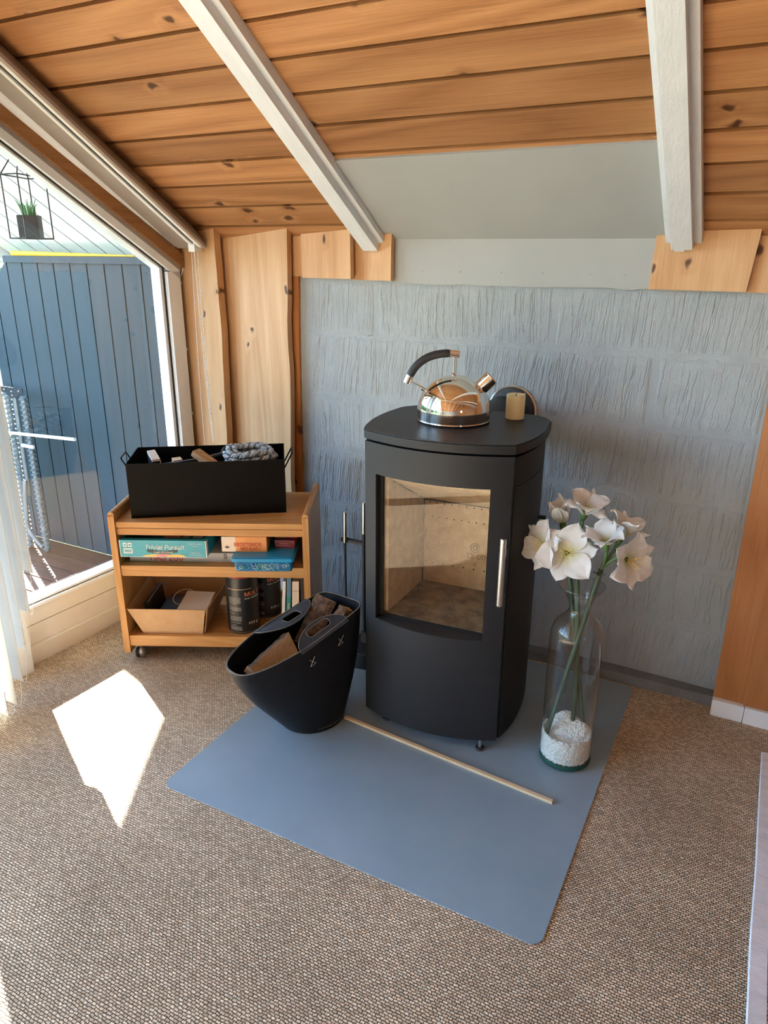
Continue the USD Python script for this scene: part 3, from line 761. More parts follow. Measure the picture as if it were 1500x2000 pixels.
st.part("door", [door_piece(-HW, HW, DZ0, OZ0), door_piece(-HW, HW, OZ1, DZ1), door_piece(-HW, OX0, OZ0, OZ1, n=5), door_piece(OX1, HW, OZ0, OZ1, n=9)], "steel", smooth=25)
dp = st.path + "/door"
fr = Polygon([(OX0 - .004, OZ0 - .004), (OX1 + .004, OZ0 - .004), (OX1 + .004, OZ1 + .004), (OX0 - .004, OZ1 + .004)]).difference(Polygon(sbox(OX0 + .012, OZ0 + .006, OX1 - .004, OZ1 - .004).buffer(-.01).buffer(.01, 6).exterior.coords))
st.part("glass_frame", axes(extrude(fr, .006), (1, 0, 0), (0, 0, 1), (0, 1, 0), (0, .010, 0)), "steelside", smooth=False, under=dp)
st.part("glass", box(OX0 - .003, OX1 + .003, .0165, .0205, OZ0 - .003, OZ1 + .003, 0), "stoveglass", smooth=False, under=dp, label="clear pane of the stove door")
st.part("bottom_lip", axes(extrude(Polygon([(x, front(x) * .985 + .001) for x in np.linspace(OX0, OX1, 25)] + [(OX1, .012), (OX0, .012)]), .0015), (1, 0, 0), (0, 1, 0), (0, 0, 1), (0, 0, OZ0)), "steel", smooth=False, under=dp)
# handle on the right edge of the door
hx, hy = .219, front(.214) - .032
st.part("door_handle", [tube([(hx, hy, .528), (hx, hy, .531), (hx, hy, .735), (hx, hy, .738)], [.0075, .0095, .0095, .0075], 20)], "brushed", smooth=40, under=dp, label="brushed steel bar handle")
for z in (.675, .558):
    st.part("handle_stud", box(hx - .006, hx + .006, hy, front(.214) + .004, z, z + .028, .001), "steel", smooth=False, under=dp)
# firebox lining
fb = st.part("firebox", [box(-.178, .178, .295, .325, .40, .72, .001)], "brick", smooth=False, label="back lining with rows of air holes")
st.part("side_lining", hexa([(-.205, .03, .40), (-.160, .03, .40), (-.142, .295, .40), (-.205, .295, .40), (-.205, .03, .872), (-.160, .03, .872), (-.142, .295, .872), (-.205, .295, .872)]), "brick", smooth=False)
st.part("side_lining", hexa([(.160, .03, .40), (.205, .03, .40), (.205, .295, .40), (.142, .295, .40), (.160, .03, .872), (.205, .03, .872), (.205, .295, .872), (.142, .295, .872)]), "brick", smooth=False)
st.part("baffle", hexa([(-.158, .055, .835), (.158, .055, .835), (.142, .295, .705), (-.142, .295, .705), (-.158, .055, .862), (.158, .055, .862), (.142, .31, .735), (-.142, .31, .735)]), "brick", smooth=False, label="sloping baffle board above the fire")
st.part("flue_way", box(-.2, .2, .022, .05, .862, .876, 0), "steelside", smooth=False)
st.part("fire_floor", hexa([(-.18, .024, .372), (.18, .024, .372), (.16, .30, .372), (-.16, .30, .372), (-.18, .024, .398), (.18, .024, .398), (.16, .30, .402), (-.16, .30, .402)]), "ash", smooth=False, label="sooty firebox floor")
for x_, y_, z_, x2, y2, z2 in ((-.1425, .2925, .40, -.1425, .2925, .705), (.1425, .2925, .40, .1425, .2925, .705), (-.1572, .056, .833, -.1425, .292, .7055), (.1572, .056, .833, .1425, .292, .7055), (-.143, .2935, .7035, .143, .2935, .7035)):
    st.part("lining_joint", rod((x_, y_, z_), (x2, y2, z2), .0022, 6), "drain", smooth=False)
holes = []
for z, n, x0 in ((.695, 10, -.122), (.645, 10, -.112), (.475, 7, -.105)):
    for k in range(n):
        x = x0 + k * (.026 if n > 8 else .037)
        holes.append(axes(lathe([(0, 0), (.0026, 0), (.0026, .0012), (0, .0012)], 10), (1, 0, 0), (0, 0, 1), (0, -1, 0), (x, .2952, z)))
st.part("air_holes", holes, "drain", smooth=False, under=fb, kind="stuff")
emb = [axes(lathe([(a, 0), (a + .002, .0012), (a + .004, 0)], 24), (1, 0, 0), (0, 0, 1), (0, -1, 0), (.045, .2949, .555)) for a in (.006, .014)]
emb += [text("12 000", .018, o=(.012, .2945, .515), depth=.001), text("0", .014, o=(.04, .2945, .487), depth=.001)]
st.part("embossed_mark", emb, "ash", smooth=False, under=fb)
for x, y in ((-.155, .012), (.180, -.012), (-.17, .33), (.17, .33)):
    f = st.part("foot", lathe([(0, 0), (.013, 0), (.0145, .003), (.013, .008), (.006, .010), (0, .010)], 20, (x, y, 0)), "rubber", smooth=30)
    st.part("foot_screw", lathe([(0, .010), (.0055, .010), (.0055, .035), (0, .035)], 12, (x, y, 0)), "brushed", smooth=30, under=f)
st.part("air_lever", [box(.245, .275, .26, .275, .705, .712, .001)], "iron", smooth=False)
st.part("flue_outlet", axes(lathe([(0, 0), (.066, 0), (.066, .27), (0, .27)], 48), (1, 0, 0), (0, 0, 1), (0, -1, 0), (.02, .655, .942)), "rubber", smooth=30)

fc = np.array([-.793, 2.506, .962])
t = Thing("flue_collar", "round black flue cover with pale ring on the block wall behind the candle", "flue collar", fc)
t.part("cover", axes(lathe([(0, .0), (.076, 0), (.079, .006), (.077, .012), (.06, .018), (0, .018)], 56), (1, 0, 0), (0, 0, 1), (0, -1, 0), fc + [0, .004, 0]), "rubber")
t.part("ring", axes(lathe([(.078, .0), (.090, 0), (.090, .007), (.085, .011), (.078, .009), (.078, 0)], 56), (1, 0, 0), (0, 0, 1), (0, -1, 0), fc + [0, .006, 0]), "brushed", label="pale metal ring")

# ------------------------------------------------------------------ kettle and candle on the stove
ZT = 1.0045
KC = np.array([-.842, 2.070, ZT + .0014])
kt = Thing("kettle", "mirror polished dome kettle with black arched handle on the stove", "kettle", KC)
prof = [(0, .0), (.106, 0), (.1115, .0012), (.1128, .0035), (.1124, .006), (.1112, .0075), (.1115, .028), (.112, .036)]
prof += [(.112 * math.cos(a), .036 + .104 * math.sin(a)) for a in np.linspace(.02, PI / 2, 26)]
prof[-1] = (0, .141)
bodym = lathe(prof, 96, KC)
kt.part("body", bodym, "chrome", smooth=True)
kt.part("base_band", lathe([(.1113, .010), (.1122, .011), (.1128, .036), (.1118, .0365), (.111, .036)], 96, KC), "band", smooth=30, label="satin band round the foot")
hd = np.array([.93, .37, 0]); hd /= np.linalg.norm(hd)          # the handle's plane, spout side positive
hp = lambda u, z, v=0: KC + hd * u + np.array([-hd[1], hd[0], 0]) * v + [0, 0, z]
kt.part("pin", [rod(hp(-.004, .138), hp(-.004, .198), .0024), tube([hp(-.004, .139), hp(-.004, .143), hp(-.004, .147)], [.006, .0075, .004], 14)], "chrome")
hpath = arc(hp(.012, .202), hp(-.146, .112), hp(-.090, .187), 26)
hh = kt.part("handle", tube(hpath[3:-3], [.0105] + [.0122] * (len(hpath) - 8) + [.0116], 18), "rubber", smooth=50)
kt.part("ferrule", tube(hpath[:4], .0122, 18), "chrome", smooth=50, under=hh)
kt.part("ferrule", tube(hpath[-4:], .0122, 18), "chrome", smooth=50, under=hh)
kt.part("stay", [rod(hp(-.134, .120), hp(-.090, .095), .0026), rod(hp(-.1, .096), hp(-.09, .091), .005)], "chrome")
sdv = np.array([hd[0] * .72, hd[1] * .72, .70]); sdv /= np.linalg.norm(sdv)
sx_ = np.cross(sdv, [0, 0, 1.0]); sx_ /= np.linalg.norm(sx_); sy_ = np.cross(sdv, sx_)
sp = kt.part("spout", axes(lathe([(.018, -.012), (.0232, .0), (.0240, .044), (.0248, .046), (.0240, .047), (.0215, .046), (.0195, .01), (.0, .008)], 40), sx_, sy_, sdv, hp(.078, .102)), "chrome", smooth=30)

CN = np.array([-.684, 2.192, ZT])
cd = Thing("pillar_candle", "short cream pillar candle with worn rim on the stove", "candle", CN)
th = np.linspace(0, 2 * PI, 44, endpoint=False)
rr_, zz_ = np.array([0, .027, .0292, .0295, .0295, .0292, .028, .024, .016, 0]), np.array([0, 0, .0015, .02, .06, .074, .0765, .073, .071, .070])
V = []
for i in range(len(rr_)):
    lift = .006 * np.exp(-((np.angle(np.exp(1j * (th - .2)))) / .5) ** 2) if 4 < i < 8 else 0 * th
    dip = -.004 * np.exp(-((np.angle(np.exp(1j * (th + 1.6)))) / .5) ** 2) if 4 < i < 8 else 0 * th
    V.append(np.stack([rr_[i] * np.cos(th), rr_[i] * np.sin(th), zz_[i] + lift + dip], -1))
V = np.array(V)
V[0, :, :2] = 1e-5 * V[1, :, :2]; V[-1, :, :2] = 1e-5 * V[1, :, :2]
cm = grid_mesh(np.concatenate([V, V[:, :1]], 1))
cd.part("wax", moved(cm, CN), "wax", smooth=45)
cd.part("wick", rod(CN + [0, 0, .069], CN + [.001, 0, .079], .001, 6), "drain")

# ------------------------------------------------------------------ fire tools behind the basket
TO = np.array([-1.205, 2.165, .004])
ft = Thing("fire_tool_set", "black fire tool stand with steel handled tools between basket and stove", "fire tools", TO)
ft.part("base", [lathe([(0, 0), (.085, 0), (.085, .06), (.08, .065), (0, .065)], 32, TO)], "iron")
ft.part("pole", rod(TO, TO + [0, 0, .50], .0075), "iron")
ft.part("holder", [box(TO[0] - .095, TO[0] + .06, TO[1] - .012, TO[1] + .012, .480, .489, .002), lathe([(.0, 0), (.016, 0), (.016, .009), (0, .009)], 20, TO + [-.092, 0, .476]), lathe([(.0, 0), (.016, 0), (.016, .009), (0, .009)], 20, TO + [.06, 0, .476])], "iron", smooth=30)
for nm, lab, dx, dy, zt_ in (("hearth_poker", "slim fire tool with steel handle nearest the pine boards", -.082, -.016, .597), ("hearth_brush", "fire tool with steel handle close beside the stove", .0, -.020, .648)):
    b = TO + [dx, dy, 0]
    q = Thing(nm, lab, "fire tool", b + [0, 0, .1], group="tools on the fire tool stand")
    q.part("shaft", rod(b + [0, 0, .10], b + [0, 0, zt_ - .12], .0042 if dx else .0062), "iron")
    q.part("handle", tube([b + [0, 0, zt_ - .122], b + [0, 0, zt_ - .12], b + [0, 0, zt_ - .002], b + [0, 0, zt_]], [.006, .0072, .0072, .005], 16), "brushed", label="brushed steel handle")
    q.part("head", box(b[0] - .012, b[0] + .012, b[1] - .006, b[1] + .006, .085, .13, .002), "iron", smooth=False)

# ------------------------------------------------------------------ stick on the plate
a, b = np.array([-1.082, 1.790, 0]), np.array([-.348, 1.722, 0])
L = np.linalg.norm(b - a); ang = math.atan2(*(b - a)[[1, 0]])
single("wooden_stick", moved(box(0, L, -.0055, .0055, .0042, .0135, .001), a, ang), "stick", "thin square pine stick lying across the plate before the stove", "stick", smooth=False)

# ------------------------------------------------------------------ vase with pebbles and flowers
VO = np.array([-.373, 1.946, .0042])
vs = Thing("glass_vase", "tall clear glass vase with narrow neck and flared rim", "vase", VO)
vp = [(.072, .012), (.0775, .02), (.0765, .06), (.0775, .20), (.0785, .40), (.0775, .435), (.071, .462), (.056, .485), (.040, .500), (.033, .512), (.0315, .525), (.035, .542), (.047, .566), (.064, .588), (.0665, .592), (.0655, .594)]
vi = [(r - .0028, z) for r, z in vp[::-1]]
from scipy.interpolate import PchipInterpolator
def dens(p, n):
    p = np.array(p); s = np.r_[0, np.cumsum(np.linalg.norm(np.diff(p, axis=0), axis=1))]
    u = np.linspace(0, s[-1], n); return np.stack([PchipInterpolator(s, p[:, k])(u) for k in (0, 1)], 1)
vs.part("wall", lathe(dens(vp, 60), 72, VO), "vaseglass", smooth=True)
vs.part("rim", tube([VO + [.066 * math.cos(a), .066 * math.sin(a), .593] for a in np.linspace(0, 2 * PI, 60, endpoint=False)], .0016, 8, closed=True), "vaseglass", smooth=True)
vs.part("base", lathe([(0, .0), (.073, 0), (.079, .004), (.0805, .012), (.078, .020), (.070, .016), (.06, .013), (0, .012)], 64, VO), "baseglass", smooth=40, label="thick green tinted base")
heap = lambda x, y: .080 + .060 * math.exp(-((x + .012) ** 2 + (y - .03) ** 2) / .0020) + .030 * math.exp(-((x - .045) ** 2 + (y - .02) ** 2) / .0008) + .010 * math.exp(-((x - .05) ** 2 + (y + .04) ** 2) / .002)
hr = np.random.default_rng(3)
ico = trimesh.creation.icosphere(1, 1.0); stones = []
gx_, gy_ = np.meshgrid(np.linspace(-1, 1, 30), np.linspace(-1, 1, 30))
core = []
for r_ in np.linspace(0, .071, 10):
    core.append([(r_ * math.cos(a), r_ * math.sin(a), heap(r_ * math.cos(a), r_ * math.sin(a)) - .004) for a in np.linspace(0, 2 * PI, 41)])
core.append([(.071 * math.cos(a), .071 * math.sin(a), .018) for a in np.linspace(0, 2 * PI, 41)])
core.append([(.0001 * math.cos(a), .0001 * math.sin(a), .018) for a in np.linspace(0, 2 * PI, 41)])
stones.append(moved(grid_mesh(np.array(core)), VO)); stones[0].invert()
def stone(p):
    s = hr.uniform(.0024, .0048); q = ico.vertices * s * hr.uniform(.65, 1.15, 3)
    stones.append(tri(q @ trimesh.transformations.random_rotation_matrix(hr.uniform(0, 1, 3))[:3, :3] + p, ico.faces))
for k in range(1500):
    r_, a = .0705 * math.sqrt(hr.uniform()), hr.uniform(0, 2 * PI); x, y = r_ * math.cos(a), r_ * math.sin(a)
    stone(VO + [x, y, heap(x, y) - .001])
for k in range(1700):
    a = hr.uniform(PI * .9, 2 * PI + .6); z = hr.uniform(.019, .10)
    stone(VO + [.0715 * math.cos(a), .0715 * math.sin(a), z])
single("vase_pebbles", stones, "pebble", "white crushed pebbles heaped in the bottom of the vase", "pebbles", smooth=False, kind="stuff")
tri_count = sum(len(s.faces) for s in stones)


def petal_mesh(L, W, curl, cup, roll, seed, n=19, m=11):
    """One silk petal along +x, its face towards +z; cup opens it, curl bends the tip back, edges ruffled."""
    u = np.linspace(0, 1, n)[:, None]; v = np.linspace(-1, 1, m)[None, :]
    w = W * np.sin(PI * np.clip(u, 0, 1) ** .90) ** .85 * (.95 + .10 * u) + .005 * (1 - u)
    ang_ = cup * (1 - u * .55) - curl * u ** 2
    ds = L / (n - 1)
    rad = np.r_[[[0]], np.cumsum(np.cos((ang_[1:] + ang_[:-1]) / 2) * ds, 0)]
    hgt = np.r_[[[0]], np.cumsum(np.sin((ang_[1:] + ang_[:-1]) / 2) * ds, 0)]
    X = rad + 0 * v; Y = w * v
    nz = meshkit.noise(np.stack([u * 6 + 0 * v, v * 1.5 + 0 * u, np.full_like(X, seed * 4.3)], -1)) - .5
    Z = hgt + .010 * roll * np.abs(v) ** 2 * np.sin(PI * u) - .006 * np.abs(v) * np.sin(PI * u) * (v == 0) + .026 * nz * np.abs(v) ** 1.5 * u + .004 * np.sin(u * 13 + v * 4 + seed) * np.abs(v) ** 2 * u + .0025 * np.cos(v * 9) * (1 - u) * u
    X = X + .006 * nz * u
    return np.stack([X, Y, Z], -1), np.clip(1 - u * 2.3, 0, 1) ** 1.3 + 0 * v


def blossom(th_, name, c, facing, R, seed, cup=.95, curl=.9, n=6, spin=0.0, stamens=True, wid=.38):
    """A flower whose mouth opens along facing; c is the throat."""
    Bm = basis(facing); c = np.asarray(c, float)
    base = lathe([(0, -.03), (.006, -.028), (.010, -.014), (.009, .000), (.006, .002), (0, .002)], 16)
    bp = th_.part(name, axes(base, Bm[:, 0], Bm[:, 1], Bm[:, 2], c), "leaf", smooth=True)
    for k in range(n):
        a = spin + k * 2 * PI / n
        P, tcol = petal_mesh(R * (1.08 if k % 2 else 1.0), R * wid * (1.0 if k % 2 else .84), curl * (1 + .15 * math.sin(seed + k * 2)), cup * (1 + .10 * math.sin(k * 3 + seed)), .7 if k % 2 else -.2, seed * 10 + k)
        P = P.copy(); P[..., 0] += .006; P[..., 2] += .002 * (k % 2)
        q = np.stack([P[..., 0] * math.cos(a) - P[..., 1] * math.sin(a), P[..., 0] * math.sin(a) + P[..., 1] * math.cos(a), P[..., 2]], -1) @ Bm.T + c
        m = slab(q[:, ::-1], .0007)
        v, f, nn = meshkit.arrays(th_.local(m), True)
        path = numbered(bp, "petal")
        g = usdkit.mesh(stage, path, (v, f), M["petal"], False)
        g.CreateNormalsAttr(Vt.Vec3fArray.FromNumpy(nn.astype(np.float32))); g.SetNormalsInterpolation("vertex")
        UsdGeom.PrimvarsAPI(g).CreatePrimvar("throat", Sdf.ValueTypeNames.FloatArray, "vertex").Set(Vt.FloatArray.FromNumpy(np.r_[tcol[:, ::-1].ravel(), tcol[:, ::-1].ravel()].astype(np.float32)))
    if stamens:
        fil = []
        for k in range(6):
            a = spin + .5 + k * PI / 3
            e = np.array([.016 * math.cos(a), .016 * math.sin(a), R * .55])
            pth = arc((0, 0, 0), e, e * .5 + [0, 0, .006], 6) @ Bm.T + c
            fil += [tube(pth, .0007, 6), axes(trimesh.creation.icosphere(1, .0022), Bm[:, 0], Bm[:, 1], Bm[:, 2] * 1.2, pth[-1])]
        th_.part("stamens", fil, "yellowink", under=bp, kind="stuff")


def flower(label, foot, head, bend, blooms):
    t = Thing("flower_stem", label, "flower", foot, group="white flowers in the glass vase")
    pth = arc(foot, head, (np.asarray(foot) + head) / 2 + bend, 16)
    t.part("stem", tube(pth, np.linspace(.0068, .0074, 16), 12), "stem", smooth=50)
    for k, (c, fac, R, kw) in enumerate(blooms):
        c = np.asarray(c, float); f = np.asarray(fac, float) / np.linalg.norm(fac)
        t.part("flower_stalk", tube(arc(head, c - f * .028, (np.asarray(head) + c) / 2 - f * .02, 10), np.linspace(.0045, .0055, 10), 10), "leaf", smooth=50)
        blossom(t, "blossom", c, f, R, k + int(abs(foot[0]) * 1000) % 17, **kw)
    return t, pth


V2 = lambda dx, dy, z: np.array([-.345 + dx, 1.94 + dy, z])
lv = lambda t, p, d, L, w: t.part("bract", slab(np.array([[np.asarray(p) + np.asarray(d) * u * L + np.cross(d, [0.3, .2, 1]) * w * math.sin(PI * min(u + .08, 1)) * v for v in (-1, 0, 1)] for u in np.linspace(0, 1, 8)]), .0008), "leaf", smooth=True)
t, _ = flower("flower stem whose large white blossom faces straight out over the vase", VO + [.012, .018, .10], VO + [-.018, -.012, .638], [.008, 0, 0], [
    (V2(-.080, .0, .690), (.22, -1, .42), .082, dict(cup=.42, curl=.35, spin=.25, wid=.46)),
    (V2(-.052, .055, .800), (.25, -.25, 1), .075, dict(cup=1.18, curl=1.0, spin=.9, stamens=False, wid=.40))])
lv(t, VO + [-.018, -.012, .62], (-.5, -.3, .5), .05, .012)
t, _ = flower("flower stem leaning left with side-on white blossom and closed bud", VO + [.045, .03, .09], VO + [-.045, .005, .64], [0, 0, 0], [
    (V2(-.148, .020, .692), (-.55, -.85, .25), .075, dict(cup=.55, curl=.45, spin=.5, wid=.42)),
    (V2(-.118, .075, .752), (-.25, -.1, 1), .068, dict(cup=1.50, curl=-.35, spin=.2, stamens=False, wid=.36))])
t, _ = flower("flower stem leaning right with cream blossoms over the dark wall", VO + [-.055, -.03, .085], VO + [.045, .01, .648], [0, 0, 0], [
    (V2(.082, .01, .700), (.75, -.55, .12), .080, dict(cup=.75, curl=.55, spin=.4, wid=.44)),
    (V2(.022, .01, .735), (-.15, -.35, 1), .072, dict(cup=1.15, curl=.75, spin=1.0, stamens=False, wid=.38)),
    (V2(.055, .06, .745), (.35, .1, 1), .078, dict(cup=1.25, curl=.6, spin=.2, stamens=False, wid=.36))])
lv(t, VO + [.045, .01, .63], (-.45, -.4, .35), .05, .014); lv(t, VO + [.045, .01, .635], (.35, -.6, .3), .045, .013)

# ------------------------------------------------------------------ leather log basket
BO, BZ = np.array([-1.192, 1.757, .0042]), math.radians(74)
bk = Thing("log_basket", "black leather log basket with square back and overhanging pointed front", "basket", BO, BZ, world=False)
thb = np.linspace(0, 2 * PI, 97)


k_ = lambda u: (u + .1) / .2


def rim(a):
    c, s = np.cos(a), np.sin(a)
    u = np.where(c > 0, .150 * np.sign(c) * np.abs(c) ** .26, -.308 * np.abs(c) ** .95)
    v = .108 * np.sign(s) * np.abs(s) ** np.where(c > 0, .30, .72)
    z = .305 + .086 * (u + .308) / .458 + np.where(c > 0, .004 * (1 - (v / .108) ** 2), 0) - .012 * v / .108 * np.clip(k_(u), 0, 1)
    return np.stack([u, v, z], -1)


base_r = np.stack([.112 * np.cos(thb), .104 * np.sin(thb), 0 * thb], -1)
R1 = rim(thb)
ts = np.linspace(0, 1, 15)[:, None, None]
P = base_r[None] * (1 - ts) + R1[None] * ts
P[..., :2] *= (1 + .10 * np.sin(PI * ts[..., 0])[..., None])
P = P[:, :, :]
bk.part("wall", slab(P, .004), "leather", smooth=35)
bk.part("rim_edge", tube(R1[:-1] + [0, 0, .0005], .0021, 6, closed=True), "leatheredge", smooth=True, label="raw pale cut edge of the rim")
bk.part("bottom", moved(extrude(Polygon(base_r[:-1, :2] * 1.0), .006), (0, 0, 0)), "leather", smooth=False)
st_pts = [tube([(1.012 * .112 * math.cos(a) * 1.02, 1.012 * .104 * math.sin(a) * 1.02, .016), (1.012 * .112 * math.cos(a + .05) * 1.02, 1.012 * .104 * math.sin(a + .05) * 1.02, .016)], .0009, 5) for a in np.arange(PI, 2 * PI, .09)]
bk.part("seam_stitches", st_pts, "thread", kind="stuff")


def on_rim(u, side):
    a = np.linspace(0.02, PI - .02, 1500) * side
    q = rim(a); return q[np.argmin(np.abs(q[:, 0] - u))]


from shapely.geometry import LineString
for side, nm, ua, ub, tilt, deep, hole in ((1, "far", -.150, .085, math.radians(16), .084, (.54, .52, .066, .040)), (-1, "near", -.125, .065, math.radians(38), .058, (.50, .52, .090, .030))):
    A_, B_ = on_rim(ua, side), on_rim(ub, side)
    ex = (B_ - A_) / np.linalg.norm(B_ - A_); L_ = np.linalg.norm(B_ - A_)
    inward = np.array([0, -side * math.cos(tilt), math.sin(tilt)]); inward -= ex * inward.dot(ex); inward /= np.linalg.norm(inward)
    ez = np.cross(ex, inward)
    t = np.linspace(0, 1, 40)
    sh = [(L_ * q, deep * math.sin(PI * q) ** .55) for q in t]
    flap = Polygon(sh + [(L_, -.012), (0, -.012)]).buffer(0).buffer(.004).buffer(-.004)
    hc = (L_ * hole[0], deep * hole[1])
    hl = sbox(hc[0] - hole[2] / 2 + .012, hc[1] - hole[3] / 2 + .012, hc[0] + hole[2] / 2 - .012, hc[1] + hole[3] / 2 - .012).buffer(.012, 8)
    o = A_ + ez * (-.002)
    m = axes(extrude(flap.difference(hl), .004), ex, inward, ez, o)
    v = m.vertices                                            # the flap sags towards its free edge
    d = (v - A_) @ inward; v[:, 2] -= np.where(d > 0, 2.2 * d ** 2, 0)
    h_ = bk.part("handle", m, "felt", smooth=30)
    for ring in (np.array(sh), np.array(hl.exterior.coords[:-1])):
        q = A_ + ring[:, :1] * ex + ring[:, 1:] * inward + (.002 if ez[2] > 0 else -.002) * ez
        dd = (q - A_) @ inward; q[:, 2] -= np.where(dd > 0, 2.2 * dd ** 2, 0)
        bk.part("handle_edge", tube(q, .0012, 6, closed=len(ring) < 40), "leatheredge", under=h_)
    for u in (ua + .03, ub - .035):
        top_ = on_rim(u, side); low = top_ * .86 + np.array([.112 * u / .3, side * .10, 0]) * .14
        q = low + np.array([0, side * .010, -.004]); ax_ = np.array([.011, 0, .002]); bx_ = (top_ - low) / np.linalg.norm(top_ - low) * .013
        bk.part("stitch", [tube([q - ax_ - bx_, q + ax_ + bx_], .0011, 5), tube([q + ax_ - bx_, q - ax_ + bx_], .0011, 5), tube([q + ax_ - bx_, q - ax_ - bx_], .0009, 5)], "thread", under=h_)


def log(label, c, d, L, w, h, roll, seed, mat="logside"):
    """A split log: three-sided wedge with bark on its back, rough ends; d is its direction."""
    d = np.asarray(d, float) / np.linalg.norm(d); Bm = basis(d)
    r = np.random.default_rng(seed)
    cs = np.array([(0, h * .6), (w * .22, h * .2), (w * .5, -h * .35), (w * .18, -h * .52), (-w * .18, -h * .52), (-w * .5, -h * .3), (-w * .2, h * .25)])
    c_, s_ = math.cos(roll), math.sin(roll); cs = cs @ np.array([[c_, s_], [-s_, c_]])
    n = 9; V = []
    for i in range(n):
        k = cs * (1 + r.uniform(-.06, .06, (len(cs), 1))) + r.uniform(-.002, .002, (1, 2))
        V.append(np.c_[k, np.full(len(cs), (i / (n - 1) - .5) * L)])
    V = np.array(V); V[0, :, 2] += r.uniform(-.006, .006, len(cs)); V[-1, :, 2] += r.uniform(-.006, .006, len(cs))
    t = Thing("split_log", label, "firewood", (np.asarray(c, float) @ np.array([[math.cos(BZ), math.sin(BZ), 0], [-math.sin(BZ), math.cos(BZ), 0], [0, 0, 1]])) + BO, BZ, group="split logs in the leather basket", world=False)
    k = len(cs); f = []
    for i in range(n - 1):
        for j in range(k):
            j2 = (j + 1) % k; f += [[i * k + j, i * k + j2, (i + 1) * k + j2], [i * k + j, (i + 1) * k + j2, (i + 1) * k + j]]
    f = np.array(f); jj = np.tile(np.repeat(np.arange(k), 2), n - 1)
    v = V.reshape(-1, 3) @ Bm.T
    cap = [[0, j + 1, j] for j in range(1, k - 1)] + [[(n - 1) * k, (n - 1) * k + j, (n - 1) * k + j + 1] for j in range(1, k - 1)]
    bark = np.isin(jj, (2, 3, 4))
    t.part("split_face", tri(v, np.vstack([f[~bark], cap])), mat, smooth=False)
    t.part("bark", tri(v, f[bark]), "bark", smooth=False)
    return t


log("split log with pale torn face at the basket's pointed front", (-.150, .010, .278), (.9, .1, .26), .17, .075, .066, 2.3, 1, "logpale")
log("brown split log low in the middle of the basket", (-.030, -.028, .262), (.9, .1, .22), .16, .070, .07, .4, 2)
log("grey brown split log standing against the basket's back", (.060, .032, .318), (.45, .0, .6), .17, .080, .06, 3.6, 3)
log("broken log end beside the grey brown log at the back", (.080, -.045, .318), (.40, -.05, .6), .15, .060, .05, 2.9, 4)
log("dark barky log under the others at the front", (-.175, -.022, .225), (.8, .2, .35), .09, .045, .04, 1.2, 5)

# ------------------------------------------------------------------ trolley
CO, CZ = np.array([-2.02, 1.71, 0.0]), math.radians(26.5)
cf = lambda x, y, z: CO + np.array([x * math.cos(CZ) - y * math.sin(CZ), x * math.sin(CZ) + y * math.cos(CZ), z])
ct = Thing("oak_trolley", "low oak trolley on casters with two open shelves beside the window", "trolley", CO, CZ, world=False)
CD, CW = .385, .726
ys = np.linspace(0, CD, 2)
side = Polygon([(0, .035), (CD, .035), (CD, .595), (CD - .006, .601), (.006, .601), (0, .595)])
for x in (0, CW - .024):
    m = extrude(side.buffer(-.004).buffer(.004), .024)
    ct.part("side_panel", axes(m, (0, 1, 0), (0, 0, 1), (1, 0, 0), (x, 0, 0)), "oakz", smooth=35)
    ct.part("panel_cap", tube([(x + .012, .004, .598), (x + .012, CD - .004, .598)], .0125, 14), "oakz", smooth=50)
ct.part("top_board", [box(.0245, CW - .0245, .010, CD - .005, .549, .571, .006)], "oakx", smooth=35)
ct.part("top_rail", box(.0245, CW - .0245, .014, .034, .520, .5455, .004), "oakx", smooth=35)
ct.part("shelf", box(.0245, CW - .0245, .027, CD - .012, .385, .400, .001), "oakx", smooth=False)
ct.part("shelf_rail", box(.0245, CW - .0245, .007, .026, .359, .4005, .004), "oakx", smooth=35)
ct.part("shelf", box(.0245, CW - .0245, .027, CD - .012, .092, .107, .001), "oakx", smooth=False)
ct.part("shelf_rail", box(.0245, CW - .0245, .007, .026, .064, .1085, .004), "oakx", smooth=35)
ct.part("back_panel", box(.0245, CW - .0245, CD - .011, CD - .006, .385, .548, 0), "darkpine", smooth=False)
ct.part("back_rail", box(.0245, CW - .0245, CD - .026, CD - .008, .1072, .132, .003), "oakx", smooth=False)
for z in (.20, .30, .45):
    ct.part("peg_hole", axes(lathe([(0, 0), (.0035, 0), (.0035, .0006), (0, .0006)], 12), (0, 1, 0), (0, 0, 1), (1, 0, 0), (CW + .0001, .06, z)), "drain")
for x, y in ((.050, .035), (CW - .05, .035), (.05, CD - .04), (CW - .05, CD - .04)):
    c = ct.part("caster", [rod((x, y, .03), (x, y, .0645), .006), axes(trimesh.creation.icosphere(3, 1), (.021, 0, 0), (0, .021, 0), (0, 0, .017), (x, y, .028))], "caster", smooth=True) if False else ct.part("caster", axes(trimesh.creation.icosphere(3, 1), (.016, 0, 0), (0, .024, 0), (0, 0, .024), (x + .008, y, .0275)), "caster", smooth=True)
    ct.part("caster_wheel", axes(lathe([(0, -.006), (.018, -.006), (.021, -.003), (.021, .003), (.018, .006), (0, .006)], 28), (0, 1, 0), (0, 0, 1), (1, 0, 0), (x - .010, y, .021)), "rubber", under=c)
    ct.part("caster_stem", rod((x, y, .045), (x, y, .0645), .005), "caster", under=c)


def cart_thing(name, label, cat_, x, y, z, rz=0.0, group=None):
    return Thing(name, label, cat_, cf(x, y, z), CZ + rz, group=group, world=False)


